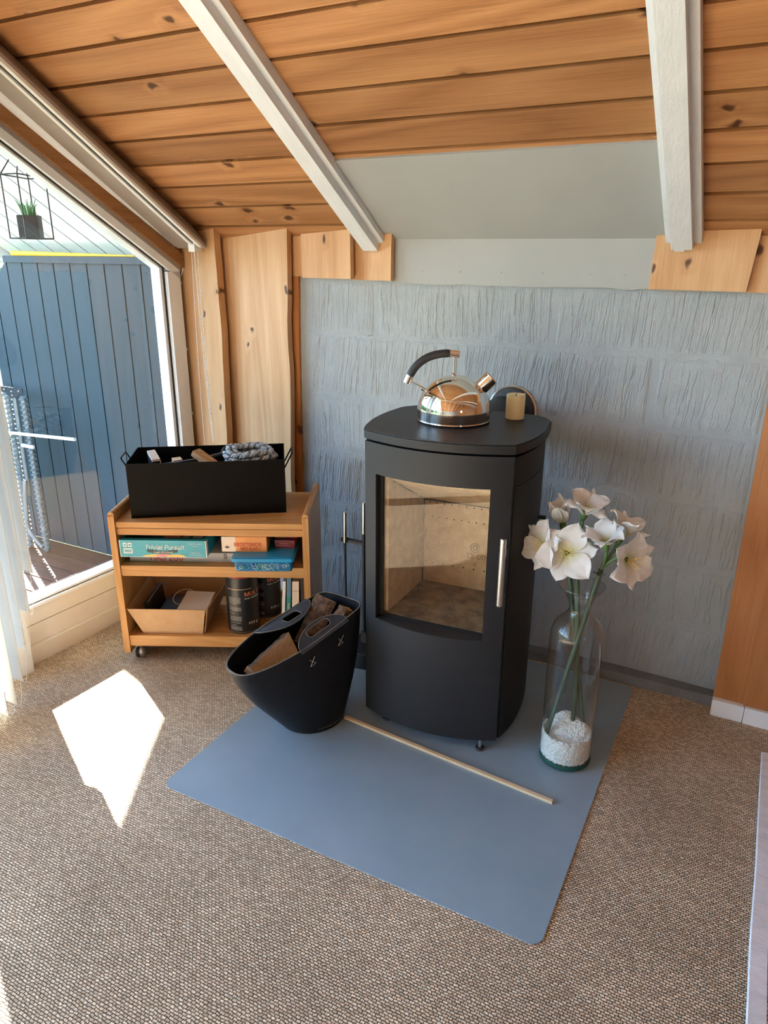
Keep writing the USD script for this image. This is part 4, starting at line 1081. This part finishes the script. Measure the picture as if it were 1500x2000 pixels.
# upper shelf
W_, H_, D_ = .318, .066, .26
g = cart_thing("game_box", "teal trivia board game box with worn corners on the trolley's upper shelf", "board game", .031, .004, .4375, group="games on the trolley's upper shelf")
g.part("box", box(0, W_, 0, D_, 0, H_, .003), "teal", smooth=False)
g.part("cover_print", [box(.012, W_ - .012, .02, D_ - .02, H_, H_ + .0004, 0)], "darkteal", smooth=False, label="dark printed lid top")
for a in ((.0, .012, 0, .0036), (W_ - .003, W_ + .0004, .0, H_)):
    pass
g.part("edge_wear", [box(-.0004, .0022, -.0004, .02, .0, H_, 0), box(W_ - .002, W_ + .0004, -.0004, .02, 0, H_, 0), box(0, W_, -.0005, .004, 0, .0012, 0)], "whiteink", smooth=False, kind="stuff")
for k, (cx, w, mt) in enumerate(((.142, .060, "yellowink"), (.160, .030, "pinkink"), (.205, .035, "yellowink"))):
    pts = [(cx - w, .002), (cx + w, .002)] + [(cx + w * math.cos(a), .002 + (.010 + .002 * (k == 1)) * math.sin(a)) for a in np.linspace(.1, PI - .1, 14)]
    g.part("colour_glow_print", axes(extrude(Polygon(pts), .0003), (1, 0, 0), (0, 0, 1), (0, -1, 0), (0, -.0001 - .0002 * k, 0)), mt, smooth=False)
rb = [(.100 + .112 * t, .017 - .0045 * math.cos((t - .5) * 5.0)) for t in np.linspace(0, 1, 16)]
g.part("banner_print", axes(extrude(Polygon([(x, z + .012) for x, z in rb] + [(x, z) for x, z in rb[::-1]]), .0004), (1, 0, 0), (0, 0, 1), (0, -1, 0), (0, -.0008, 0)), "darkteal", smooth=False)
g.part("title_lettering", text("Trivial Pursuit", .0175, o=(.092, -.0012, .0315), shear=.18, wide=.93), "whiteink", smooth=False)
g.part("banner_lettering", text("FAMILIEUDGAVE", .0065, o=(.124, -.0014, .0165), wide=.95), "whiteink", smooth=False)
for s_, z, hgt in (("2 eller flere spillere", .052, .0042), ("og hold", .043, .0042), ("Til hele familien", .018, .0036), ("Fra 12 år og opefter", .010, .0036)):
    g.part("small_lettering", text(s_, hgt, o=(.278, -.0006, z), center=True), "whiteink", smooth=False)
for a in ((.013, .027, .040, .056), (.031, .045, .040, .056), (.013, .046, .014, .034)):
    g.part("emblem", axes(extrude(sbox(a[0], a[2], a[1], a[3]).difference(sbox(a[0] + .003, a[2] + .004, a[1] - .003, a[3] - .005)), .0004), (1, 0, 0), (0, 0, 1), (0, -1, 0), (0, -.0002, 0)), "whiteink", smooth=False)
g.part("emblem_lettering", text("HASBRO", .0058, o=(.0168, -.0008, .0205), wide=.95), "whiteink", smooth=False)
for a, mt in (((.06, .15, .05, .18), "redink"), ((.155, .215, .03, .15), "orangeink"), ((.225, .25, .03, .10), "greyink"), ((.262, .298, .03, .09), "greycard")):
    g.part("lid_picture", box(a[0], a[1], a[2], a[3], H_ + .0004, H_ + .0007, 0), mt, smooth=False)

g = cart_thing("game_box", "flat grey game box lying under the teal trivia box", "board game", .045, .050, .4008, group="games on the trolley's upper shelf")
g.part("box", box(0, .392, 0, .27, 0, .0362, .002), "greycard", smooth=False)
g.part("number_lettering", text("HAS 280", .030, o=(.075, -.0004, .004), bold=True, wide=.72), "redink", smooth=False)
g.part("letter_emblem", text("S", .018, o=(.352, -.0004, .0155), bold=True), "darkink", smooth=False)
g.part("small_lettering", [text("Schmidt", .0055, o=(.345, -.0004, .0085)), text("Spiele", .0055, o=(.348, -.0004, .0018))], "greyink", smooth=False, kind="stuff")

tb = cart_thing("bead_tub", "translucent blue tub of loom bands overhanging the upper shelf", "tub", .447, -.040, .4012, .02)
tv = sbox(.006, .006, .222, .190).buffer(-.012).buffer(.012, 6)
def taper(poly, z0, z1, g_):
    m = extrude(poly, z1 - z0); v = m.vertices.copy(); c = np.array(poly.centroid.coords[0])
    k = (v[:, 2] / (z1 - z0))[:, None]; v[:, :2] = c + (v[:, :2] - c) * (1 - g_ * (1 - k)); v[:, 2] += z0
    return tri(v, m.faces)
tb.part("tub", taper(tv, 0, .040, .05), "bluetub", smooth=30)
tb.part("lid", [moved(extrude(sbox(0, 0, .228, .196).buffer(-.013).buffer(.013, 6), .012), (0, 0, .0402)), moved(extrude(sbox(.008, .008, .220, .188).buffer(-.013).buffer(.013, 6), .0025), (0, 0, .0522))], "bluelid", smooth=30)
hr = np.random.default_rng(8)
for k, mt in enumerate(("bandgreen", "bandblue", "bandwhite")):
    bands = []
    for q in range(26):
        r_ = hr.uniform(.006, .010); c = np.array([hr.uniform(.02, .205), hr.uniform(-.002, .0) + .0075, hr.uniform(.010, .030)])
        n_ = basis(hr.normal(size=3) * [.3, 1, .3])
        bands.append(tube([c + n_[:, 0] * r_ * math.cos(a) + n_[:, 1] * r_ * math.sin(a) for a in np.linspace(0, 2 * PI, 14, endpoint=False)], .0009, 5, closed=True))
    v = cat(bands); v.vertices[:, 1] = np.clip(v.vertices[:, 1], .0045, .03) ; 
    tb.part("loom_bands", v, mt, smooth=True, kind="stuff")

g = cart_thing("game_box", "orange and cream game box with red lettering on top of the blue tub", "board game", .402, .020, .4565, .03, group="games on the trolley's upper shelf")
g.part("box", box(.052, .165, 0, .13, 0, .058, .002), "orangecard", smooth=False)
g.part("box_end", box(0, .0518, 0, .13, 0, .058, .002), "creamcard", smooth=False, label="cream coloured end")
g.part("title_lettering", [text("BEDSTEMOR,", .0135, o=(.045, -.0004, .0215), bold=True, wide=.88), text("MED SLAG I", .0115, o=(.068, -.0004, .006), bold=True, wide=.80)], "redink", smooth=False)
sm = Polygon([(x, .020 - .7 * (.010 - x ** 2 / .010)) for x in np.linspace(-.010, .010, 15)])
g.part("smile_mark", axes(extrude(sm.union(sbox(-.001, .014, .001, .026)), .0004), (1, 0, 0), (0, 0, 1), (0, -1, 0), (.020, -.0001, 0)), "darkink", smooth=False)
g.part("end_lettering", text("FF", .014, x=(1, 0, 0), y=(0, 1, 0), o=(.010, .02, .058)), "darkink", smooth=False)
g.part("lid_print", box(.055, .162, .004, .127, .058, .0584, 0), "orangeink", smooth=False)
g = cart_thing("card_game", "dark red card game box at the right end of the upper shelf", "card game", .590, .060, .4565, -.06, group="games on the trolley's upper shelf")
g.part("box", box(0, .075, 0, .12, 0, .032, .002), "redcard", smooth=False)
g.part("stripe_print", [box(.008, .060, -.0003, .001, .010, .0115, 0), box(.02, .05, -.0003, .001, .018, .0192, 0)], "pinkink", smooth=False, kind="stuff")
g = cart_thing("card_game", "second dark red box lying on the card game at the shelf's right end", "card game", .592, .075, .4892, .05, group="games on the trolley's upper shelf")
g.part("box", box(0, .080, 0, .11, 0, .028, .002), "redcard", smooth=False)
g.part("lettering", text("UNO", .010, o=(.02, -.0004, .009)), "pinkink", smooth=False)

# lower shelf
tr = cart_thing("cardboard_tray", "open cardboard tray with flared sides on the trolley's lower shelf", "tray", .032, .020, .1085)
TL, TD, TH = .285, .27, .112
bx0, bx1 = .042, .270
def wall(p):                                             # thin board from four corners
    p = np.array(p, float); n_ = np.cross(p[1] - p[0], p[3] - p[0]); n_ /= np.linalg.norm(n_)
    return hexa(np.vstack([p[[0, 1]], p[[1, 0]] + n_ * .0035, p[[3, 2]], p[[2, 3]] + n_ * .0035]))
tr.part("bottom", box(bx0, bx1, .012, TD - .012, 0.0, .003, 0), "card", smooth=False)
tr.part("front_side", wall([(bx0, .010, 0), (bx1, .010, 0), (TL + .006, -.008, TH), (-.005, -.008, TH)]), "card", smooth=False)
tr.part("rear_side", wall([(bx1, TD - .01, 0), (bx0, TD - .01, 0), (-.005, TD + .015, TH + .02), (TL + .03, TD + .015, TH + .02)]), "card", smooth=False)
tr.part("end_side", wall([(bx0, TD - .01, 0), (bx0, .010, 0), (-.005, -.006, TH), (-.005, TD + .015, TH + .02)]), "card", smooth=False)
tr.part("end_side", wall([(bx1 + .004, .012, 0), (bx1 + .004, TD - .01, 0), (TL + .045, TD + .015, TH + .02), (TL + .010, .0, TH)]), "card", smooth=False)
s_ = cart_thing("black_tablet", "thin black device standing on edge at the left of the cardboard tray", "device", .090, .05, .1125)
s_.part("case", hexa([(0, 0, 0), (.014, 0, 0), (.014, .18, 0), (0, .18, 0), (-.012, 0, .115), (.002, 0, .115), (.002, .18, .115), (-.012, .18, .115)]), "blackplastic", smooth=False)
s_.part("rim", tube([(.002, 0.004, .116), (.002, .18, .116)], .0016, 6), "greyink")
s_ = cart_thing("black_pouch", "black pouch lying in the middle of the cardboard tray", "pouch", .118, .05, .1125)
s_.part("body", box(0, .13, 0, .19, 0, .060, .018), "blackplastic", smooth=50)
cb = [(.06 + .042 * math.cos(a), .135 + .05 * math.sin(a), .066 + .010 * math.sin(a)) for a in np.linspace(0, 2 * PI, 36, endpoint=False)]
s_ = cart_thing("white_cable", "loop of white cable lying on the black pouch in the tray", "cable", .118, .05, .1125)
s_.part("loop", tube([(x + .01, y + .01, z + .003) for x, y, z in cb], .0022, 8, closed=True), "plastic", smooth=True)
s_ = cart_thing("paper_sheet", "white folded paper lying tilted in the cardboard tray", "paper", .190, .035, .178)
s_.part("sheet", [hexa([(0, 0, 0), (.118, .0, .006), (.130, .135, .038), (.018, .150, .034), (0, 0, .002), (.118, 0, .008), (.130, .135, .040), (.018, .150, .036)])], "paper", smooth=False)
s_.part("folded_edge", tube([(.120, .0, .008), (.131, .13, .040)], .0045, 8), "paper")


def tin(label, x, y):
    t = cart_thing("supplement_tin", label, "tin", x, y, .1075, group="tins on the trolley's lower shelf")
    R_, Hh = .0625, .232
    t.part("can", lathe([(0, 0), (.060, 0), (.0625, .004), (.0625, Hh - .004), (.0605, Hh), (0, Hh)], 56), "tin", smooth=35)
    t.part("lid", lathe([(0, Hh), (.0615, Hh), (.0632, Hh + .003), (.0632, Hh + .012), (.061, Hh + .0145), (0, Hh + .0145)], 56), "tinlid", smooth=35, label="dark red lid")

    def wrap(m, a0, r=.0627):
        v = m.vertices; a = a0 + v[:, 0] / r; rr_ = r + v[:, 2]
        return tri(np.stack([rr_ * np.cos(a), rr_ * np.sin(a), v[:, 1]], -1), m.faces)

    def strip(x0, x1, z0, z1, d=.0003):
        P = np.array([[(x_, z_) for x_ in np.linspace(x0, x1, 14)] for z_ in (z0, z1)])
        v = P.reshape(-1, 2); m = grid_mesh(np.c_[v, np.full(len(v), d)].reshape(2, 14, 3))
        return wrap(m, -PI / 2)
    hr_ = np.random.default_rng(4)
    sm_ = []
    for (z0, z1) in ((.135, .152), (.126, .131), (.118, .122), (.098, .114), (.089, .093), (.082, .085), (.055, .075), (.046, .050), (.035, .038), (.015, .030)):
        for z in np.arange(z0, z1, .0042):
            x_ = -.045
            e = .006 if z1 - z0 > .01 else hr_.uniform(-.03, .008)
            while x_ < e - .001:
                w = min(hr_.uniform(.003, .011), e - x_); sm_.append(strip(x_, x_ + w, z, z + .0022)); x_ += w + .0014
    t.part("small_print", sm_, "greyink", smooth=True, kind="stuff")
    t.part("copper_line", strip(-.05, .05, .186, .189), "goldink", smooth=True)
    t.part("title_lettering", wrap(tri(*(lambda m: (m.vertices + [.020, .158, 0], m.faces))(meshkit.text_mesh("MULTI", .017, .0004, True))), -PI / 2), "orangeink", smooth=False)
    t.part("subtitle_lettering", wrap(tri(*(lambda m: (m.vertices + [.020, .145, 0], m.faces))(meshkit.text_mesh("WHEY PROTEIN", .0062, .0004))), -PI / 2), "whiteink", smooth=False)
    t.part("weight_lettering", wrap(tri(*(lambda m: (m.vertices + [.030, .038, 0], m.faces))(meshkit.text_mesh("908 g", .011, .0004))), -PI / 2), "whiteink", smooth=False)
    t.part("bottom_line", strip(-.05, .06, .006, .0072), "greyink", smooth=True)


tin("black supplement tin with red lid, nearer of the two on the lower shelf", .449, .095)
tin("black supplement tin half hidden behind the nearer tin", .512, .225)
bxs = [("slim white book", "thin white book leaning at the left of the lower shelf books", .597, .012, .205, .16, "bookwhite", .03, None),
       ("", "dark blue book with green label between the white and cream books", .616, .016, .225, .165, "bookblue", .012, "bookgreen"),
       ("", "thick cream book with bands on its spine by the trolley's right panel", .639, .026, .205, .15, "bookcream", -.004, "pinkink"),
       ("", "dark brown book standing last against the trolley's right panel", .677, .020, .228, .17, "bookdark", 0.0, None)]
for nm, lab, x, w, h, dp_, mt, lean, lbl in bxs:
    b = cart_thing("book", lab, "book", x, .075, .1078, group="books on the trolley's lower shelf")
    v = lambda z: -lean * 0 + z * (-.10 if lean > .02 else 0)
    q = [(0, 0), (w, 0), (w, dp_), (0, dp_)]
    tilt = {"bookwhite": .014, "bookblue": .012, "bookcream": .008, "bookdark": .001}[mt]
    top_ = [(a + tilt, c, h) for a, c in q]
    b.part("cover", hexa([(a, c, 0) for a, c in q] + top_), mt, smooth=False)
    if lbl == "bookgreen":
        b.part("spine_label", hexa([(a + tilt * .25, c, h * .25) for a, c in ((.001, -.0004), (w - .001, -.0004), (w - .001, .002), (.001, .002))] + [(a + tilt * .62, c, h * .62) for a, c in ((.001, -.0004), (w - .001, -.0004), (w - .001, .002), (.001, .002))]), "bookgreen", smooth=False, label="green spine label")
        b.part("spine_foot", hexa([(a + tilt * .05, c, h * .08) for a, c in ((.001, -.0004), (w - .001, -.0004), (w - .001, .002), (.001, .002))] + [(a + tilt * .22, c, h * .22) for a, c in ((.001, -.0004), (w - .001, -.0004), (w - .001, .002), (.001, .002))]), "pink", smooth=False, label="salmon spine foot")
        b.part("spine_lettering", text("LÆREBOG", .0075, x=(.045, 0, 1), y=(-1, 0, .045), o=(w - .004 + tilt * .3, -.0006, h * .28)), "whiteink", smooth=False)
    if lbl == "pinkink":
        for z in (.3, .34, .8):
            b.part("spine_band", hexa([(a + tilt * z, c, h * z) for a, c in ((.0, -.0005), (w, -.0005), (w, .002), (.0, .002))] + [(a + tilt * (z + .012), c, h * (z + .012)) for a, c in ((.0, -.0005), (w, -.0005), (w, .002), (.0, .002))]), "goldink", smooth=False)

# ------------------------------------------------------------------ crate on the trolley
KO, KZ = np.array([-1.979, 1.785, .5715]), math.radians(35.3)
kf = lambda x, y, z: KO + np.array([x * math.cos(KZ) - y * math.sin(KZ), x * math.sin(KZ) + y * math.cos(KZ), z])
KL, KD, KH, KT = .563, .240, .206, .0022
kb = Thing("metal_crate", "long black metal crate with wire handles on the oak trolley", "crate", KO, KZ, world=False)
kb.part("bottom", box(0, KL, 0, KD, 0, .003, .0005), "black", smooth=False)
kb.part("side", box(0, KL, 0, KT, .003, KH, .0005), "black", smooth=False)
kb.part("side", box(0, KL, KD - KT, KD, .003, KH, .0005), "black", smooth=False)
kb.part("side", box(0, KT, KT, KD - KT, .003, KH, .0005), "black", smooth=False)
kb.part("side", box(KL - KT, KL, KT, KD - KT, .003, KH, .0005), "black", smooth=False)
for s, x in ((-1, 0), (1, KL)):
    kb.part("handle", tube([(x, .072, KH - .052), (x + s * .027, .072, KH - .002), (x + s * .030, .076, KH + .003), (x + s * .030, .160, KH + .003), (x + s * .027, .164, KH - .002), (x, .164, KH - .052)], .0026, 8), "black", smooth=40)


def crate_thing(name, label, c, x, y, z, rz=0.0):
    return Thing(name, label, c, kf(x, y, z), KZ + rz, world=False, group="kindling in the metal crate" if name == "kindling" else None)


q = crate_thing("lighter_box", "white and black plastic lighter standing in the crate's left end", "lighter", .082, .075, .12, .5)
q.part("body", hexa([(0, 0, -.10), (.028, 0, -.10), (.028, .06, -.10), (0, .06, -.10), (-.002, -.004, .074), (.026, -.004, .074), (.030, .056, .095), (.002, .056, .095)]), "blackplastic", smooth=False)
q.part("white_cap", hexa([(-.003, -.005, .072), (.027, -.005, .072), (.031, .057, .093), (.001, .057, .093), (-.003, -.005, .080), (.027, -.005, .080), (.031, .057, .101), (.001, .057, .101)]), "plastic", smooth=False, label="white cap")
q.part("edge", box(.0262, .0290, -.006, -.003, -.09, .074, .0005), "plastic", smooth=False)
kind = [("short pale kindling block standing in the crate beside the lighter", .165, .105, .165, .032, .045, .055, .3, "logpale"),
        ("thin kindling splinter beside the short block in the crate", .205, .12, .165, .05, .018, .022, -.4, "logpale"),
        ("long weathered kindling plank leaning over the crate's front edge", .285, .075, .185, .135, .042, .022, -.55, "logside"),
        ("kindling chip lying under the long plank in the crate", .245, .06, .160, .07, .03, .02, .2, "logpale"),
        ("flat kindling piece by the black tongs in the crate", .215, .045, .168, .06, .03, .015, .0, "logpale")]
for lab, x, y, z, a, b, c, r, mt in kind:
    q = crate_thing("kindling", lab, "kindling", x, y, z, r)
    m = box(-a / 2, a / 2, -b / 2, b / 2, -c / 2, c / 2, .003)
    if a > .1:
        m = axes(m, (.88, 0, -.47), (0, 1, 0), (.47, 0, .88))
    v = m.vertices; v += .002 * (meshkit.noise(v * 60) - .5)[:, None]
    q.part("piece", m, mt, smooth=False)
q = crate_thing("fire_tongs", "matt black iron tongs lying across the kindling in the crate", "tongs", .12, .04, .183, .08)
q.part("arm", hexa([(0, 0, 0), (.135, .03, .004), (.135, .045, .004), (0, .02, 0), (0, 0, .006), (.135, .03, .014), (.135, .045, .014), (0, .02, .006)]), "rubber", smooth=False)
q.part("arm", hexa([(.135, .03, .004), (.33, .10, .030), (.33, .118, .030), (.135, .045, .004), (.135, .03, .012), (.33, .10, .038), (.33, .118, .038), (.135, .045, .014)]), "rubber", smooth=False)
q.part("hook", tube([(.215, .075, .02), (.225, .10, .030), (.245, .128, .036)], .006, 8), "rubber")
# coil of braided rope
q = crate_thing("rope_coil", "thick coil of grey and white braided rope in the crate's right end", "rope", .436, .118, .118)
turn = []
for k in range(6):
    z = .0 + .0185 * k; n_ = 64
    rx, ry = .088 + .008 * math.sin(k * 2.1), .068 + .008 * math.cos(k * 1.7)
    for ring in (0, 1):
        pth = [((rx - .022 * ring) * math.cos(a), (ry - .022 * ring) * math.sin(a), z + .005 * math.sin(3 * a + k) + .012 * max(0, math.cos(a - 2.2)) * (k > 3)) for a in np.linspace(0, 2 * PI, n_, endpoint=False)]
        for s in range(3):
            st_ = []
            for i, p_ in enumerate(pth):
                ph = i / n_ * 2 * PI * 14 + s * 2 * PI / 3
                a = i / n_ * 2 * PI
                st_.append(np.array(p_) + .0058 * np.array([math.cos(a) * math.cos(ph), math.sin(a) * math.cos(ph), math.sin(ph)]))
            turn.append((k, s, ring, tube(st_, .0056, 6, closed=True)))
for k in range(6):
    tp = q.part("turn", [m for kk, s, r, m in turn if kk == k and s == 0], "rope", smooth=True)
    q.part("strand", [m for kk, s, r, m in turn if kk == k and s == 1], "rope", smooth=True, under=tp, kind="stuff")
    q.part("dark_strand", [m for kk, s, r, m in turn if kk == k and s == 2], "tube" if k % 2 else "wrap", smooth=True, under=tp, kind="stuff")

# ------------------------------------------------------------------ blinds, their track and cords
tk = Thing("blind_track", "white slotted blind track along the beige beam with cords at its lower end", "blind track", (-2.13, 2.43, 1.5))
tk.part("rail", slope(-2.143, -2.1275, .07, 3.7, .0692, .080, .001), "plastic", smooth=False)
tk.part("rail", slope(-2.110, -2.0945, .07, 3.7, .0692, .080, .001), "plastic", smooth=False)
tk.part("slot", slope(-2.1275, -2.110, .07, 3.7, .0692, .0735, 0), "gasket", smooth=False)
tk.part("end_cap", box(-2.152, -2.120, 2.395, 2.440, 1.492, 1.535, .003), "plastic", smooth=False)
for k, (x, y, r, x2, y2, z2) in enumerate(((-2.146, 2.406, .0011, -2.150, 2.396, .66), (-2.137, 2.412, .0014, -2.128, 2.428, .70), (-2.126, 2.420, .0011, -2.122, 2.425, .70))):
    pth = arc((x, y, 1.495), (x2, y2, z2), ((x + x2) / 2 - .004, (y + y2) / 2, (1.495 + z2) / 2), 30)
    c = tk.part("cord", tube(pth, r, 6), "plastic", smooth=True)
    if k:
        d_ = np.linalg.norm(np.diff(pth, axis=0), axis=1).sum(); n_ = int(d_ / .009)
        u = np.linspace(0, len(pth) - 1, n_); bd = np.stack([np.interp(u, np.arange(len(pth)), pth[:, j]) for j in range(3)], 1)
        ico0 = trimesh.creation.icosphere(1, .0024)
        tk.part("cord_beads", [tri(ico0.vertices + p_, ico0.faces) for p_ in bd], "plastic", smooth=True, under=c, kind="stuff")

vb = Thing("vertical_blind", "cream vertical blind slats bunched at the left edge beside the post", "blind", (-2.17, 1.38, .02))
yb = [1.455, 1.410, 1.368, 1.326, 1.284, 1.242, 1.20, 1.158, 1.116, 1.074]
zb = [.450, .32, .20, .10, .035, .02, .02, .02, .02, .02]
for k, (y, z) in enumerate(zip(yb, zb)):
    ang_ = .10 + .05 * math.sin(k * 2.3)
    zt_ = zc(y, .098)
    xs = np.linspace(-.0445, .0445, 7); zz = np.linspace(z, zt_, 24)
    P = np.array([[(-2.172 + .012 * k + x * math.cos(ang_) - .006 * (1 - (x / .0445) ** 2) * math.sin(ang_) + .0012 * math.sin(zv * 2 + k), y + x * math.sin(ang_) + .006 * (1 - (x / .0445) ** 2), zv) for x in xs] for zv in zz])
    s_ = vb.part("slat", slab(P, .0009), "fabric", smooth=True)
    vb.part("weight_pocket", slab(P[:2] * [1, 1, 1] + np.array([0, -.0012, 0]), .0022), "fabric", smooth=True, under=s_)
    if k + 1 < len(yb):
        xa = -2.172 + .012 * k + .040
        ch = arc((xa, y, z + .03), (xa + .012, yb[k + 1], zb[k + 1] + .03), (xa + .012, (y + yb[k + 1]) / 2, min(z, zb[k + 1]) - .0), 14)
        vb.part("bead_chain", tube(ch, .0009, 6), "plastic", smooth=True, under=s_)

cbp = [(-2.257, 2.470, 1.452), (-2.256, 2.470, 1.436), (-2.262, 2.472, 1.418), (-2.276, 2.474, 1.398), (-2.286, 2.475, 1.382), (-2.2885, 2.476, 1.365)] + [(-2.289 - .0003 * k, 2.476, 1.365 - .07 * k) for k in range(1, 19)]
w_ = Thing("wall_cable", "beige cable clipped to the pine board beside the window frame", "cable", (-2.289, 2.476, .1))
w_.part("cable", tube(cbp, .0042, 10), "greyplastic", smooth=True)
for z in (1.367, 1.087, .802, .50):
    w_.part("clip", box(-2.296, -2.281, 2.468, 2.484, z - .006, z + .006, .002), "plastic", smooth=False)

# ------------------------------------------------------------------ rug at the right edge
rg = Thing("woven_rug", "black and white woven rug with pale cloth border at the right edge", "rug", (.9, 1.2, 0))
rg.part("weave", box(.214, 1.6, .1, 2.22, .0005, .0085, .002), "rugweave", smooth=False)
def border(x0, x1, y0, y1):
    n_ = 60
    if y1 - y0 > x1 - x0:
        P = np.array([[(x0 + (x1 - x0) * u + .004 * (meshkit.noise(np.array([y * 4, 0, 0])) - .5), y, .0105 + .0016 * (meshkit.noise(np.array([y * 60, u * 2, 1.])) - .5) - .006 * (u in (0, 1))) for u in (0, .08, .3, .6, .92, 1)] for y in np.linspace(y0, y1, 160)])
    else:
        P = np.array([[(x, y0 + (y1 - y0) * u, .0105 - .006 * (u in (0, 1))) for u in (0, .1, .5, .9, 1)] for x in np.linspace(x1, x0, 20)])
    return slab(P, .0095)
rg.part("border", border(.176, .217, .1, 2.256), "rugwhite", smooth=40, label="pale cloth border")
rg.part("border", border(.217, 1.6, 2.215, 2.256), "rugwhite", smooth=40, label="pale cloth border")

# ------------------------------------------------------------------ things on the porch
hp_ = Thing("hanging_planter", "black wire frame planter with small green plant hanging outside the window", "planter", (-2.55, 1.985, 1.535))
c0 = np.array([-2.55, 1.985]); dv = np.array([.09 * .45, -.09]); dw = np.array([.085, .035])
cs_ = [np.array([-2.555, 1.895]), np.array([-2.474, 1.902]), np.array([-2.544, 2.076]), np.array([-2.625, 2.064])]; c0 = np.mean(cs_, 0)
zb0, zt0 = 1.537, 1.752
for k in range(4):
    a, b = cs_[k], cs_[(k + 1) % 4]
    hp_.part("wire", rod((*a, zb0), (*a, zt0), .0024, 8), "iron")
    hp_.part("wire", rod((*a, zb0), (*b, zb0), .0024, 8), "iron")
    hp_.part("wire", rod((*a, zt0), (*b, zt0), .0024, 8), "iron")
    hp_.part("wire", rod((*a, zt0), (*c0, 1.862), .0022, 8), "iron")
pr = math.radians(40)
pm = moved(extrude(sbox(-.036, -.036, .036, .036).difference(sbox(-.033, -.033, .033, .033)), .078), (*c0, zb0 + .003), pr)
pt = hp_.part("pot", [pm, moved(box(-.034, .034, -.034, .034, 0, .06, 0), (*c0, zb0 + .003), pr)], "iron", smooth=False, label="square black pot")
hr = np.random.default_rng(9)
for k in range(26):
    a, r_ = hr.uniform(0, 2 * PI), hr.uniform(0, .022); e = hr.uniform(.004, .032)
    b0 = np.array([c0[0] + r_ * math.cos(a), c0[1] + r_ * math.sin(a), zb0 + .06])
    hp_.part("blade", tube(arc(b0, b0 + [e * math.cos(a), e * math.sin(a), hr.uniform(.045, .085)], b0 + [e * .3 * math.cos(a), e * .3 * math.sin(a), .045], 6), [.003, .0034, .003, .0022, .0014, .0004], 6), "green", smooth=True, under=pt)
single("yellow_pole", tube([(-3.375, 2.500, 1.480), (-3.1, 2.508, 1.4775), (-2.58, 2.52, 1.4725)], [.012, .009, .004], 12), "yellow", "yellow plastic pole lying along the top of the porch wall", "pole", smooth=40)
single("white_rod", tube([(-3.50, 2.352, .602), (-2.93, 2.352, .629)], .0085, 10), "plastic", "thin white rod resting level against the folded chairs outside", "rod", smooth=40)


def wrapped(t, a, b, r, turns, name="frame_tube"):
    a, b = np.asarray(a, float), np.asarray(b, float)
    p_ = t.part(name, rod(a, b, r, 14), "tube")
    if turns:
        Bm = basis(b - a); L_ = np.linalg.norm(b - a); n_ = turns * 14
        t.part("cord_wrapping", tube([a + Bm[:, 2] * L_ * i / n_ + (r + .003) * (Bm[:, 0] * math.cos(i / 14 * 2 * PI) + Bm[:, 1] * math.sin(i / 14 * 2 * PI)) for i in range(n_ + 1)], .0055, 6), "wrap", smooth=True, under=p_)


fcx = Thing("folded_chair", "folded tubular garden chair with cord wrapped legs and riveted hinge plate", "folding chair", (-3.37, 2.40, -.06), group="folded chairs on the porch")
fcx.part("hinge_plate", axes(extrude(Polygon([(-3.445, .842), (-3.285, .842), (-3.285, .825), (-3.345, .79), (-3.375, .79), (-3.445, .815)]), .006), (1, 0, 0), (0, 0, 1), (0, -1, 0), (0, 2.372, 0)), "fencegap", smooth=False)
for x, z in ((-3.42, .828), (-3.365, .822), (-3.31, .828), (-3.365, .802)):
    fcx.part("rivet", moved(trimesh.creation.icosphere(1, .005), (x, 2.366, z)), "brushed")
wrapped(fcx, (-3.425, 2.38, .82), (-3.47, 2.40, -.055), .013, 34)
wrapped(fcx, (-3.375, 2.385, .80), (-3.42, 2.41, .25), .012, 0)
wrapped(fcx, (-3.305, 2.38, .80), (-3.335, 2.40, -.055), .013, 32)
fcx.part("foot_tube", tube(np.vstack([arc((-3.40, 2.38, .34), (-3.425, 2.37, .10), (-3.415, 2.375, .22), 6), arc((-3.42, 2.37, .08), (-3.345, 2.38, -.03), (-3.41, 2.37, .045), 8)]), .011, 12), "tube", smooth=True)
fcx.part("clip_band", box(-3.36, -3.27, 2.365, 2.375, .535, .552, .002), "plastic", smooth=False)
fcy = Thing("folded_chair", "folded tubular garden chair with curved arm, half hidden by the blind", "folding chair", (-3.6, 2.40, -.06), group="folded chairs on the porch")
fcy.part("arm_tube", tube(np.vstack([arc((-3.75, 2.39, .82), (-3.505, 2.39, .68), (-3.555, 2.39, .80), 10), arc((-3.503, 2.39, .66), (-3.52, 2.40, .30), (-3.508, 2.395, .48), 6)]), .014, 12), "tube", smooth=True)
fcy.part("cross_bar", rod((-3.75, 2.40, .78), (-3.45, 2.40, .79), .010), "wrap")
fcy.part("cross_bar", rod((-3.75, 2.41, .66), (-3.53, 2.41, .665), .010), "wrap")
wrapped(fcy, (-3.52, 2.40, .55), (-3.545, 2.41, -.055), .013, 22)
wrapped(fcy, (-3.66, 2.41, .80), (-3.70, 2.42, -.055), .013, 0)
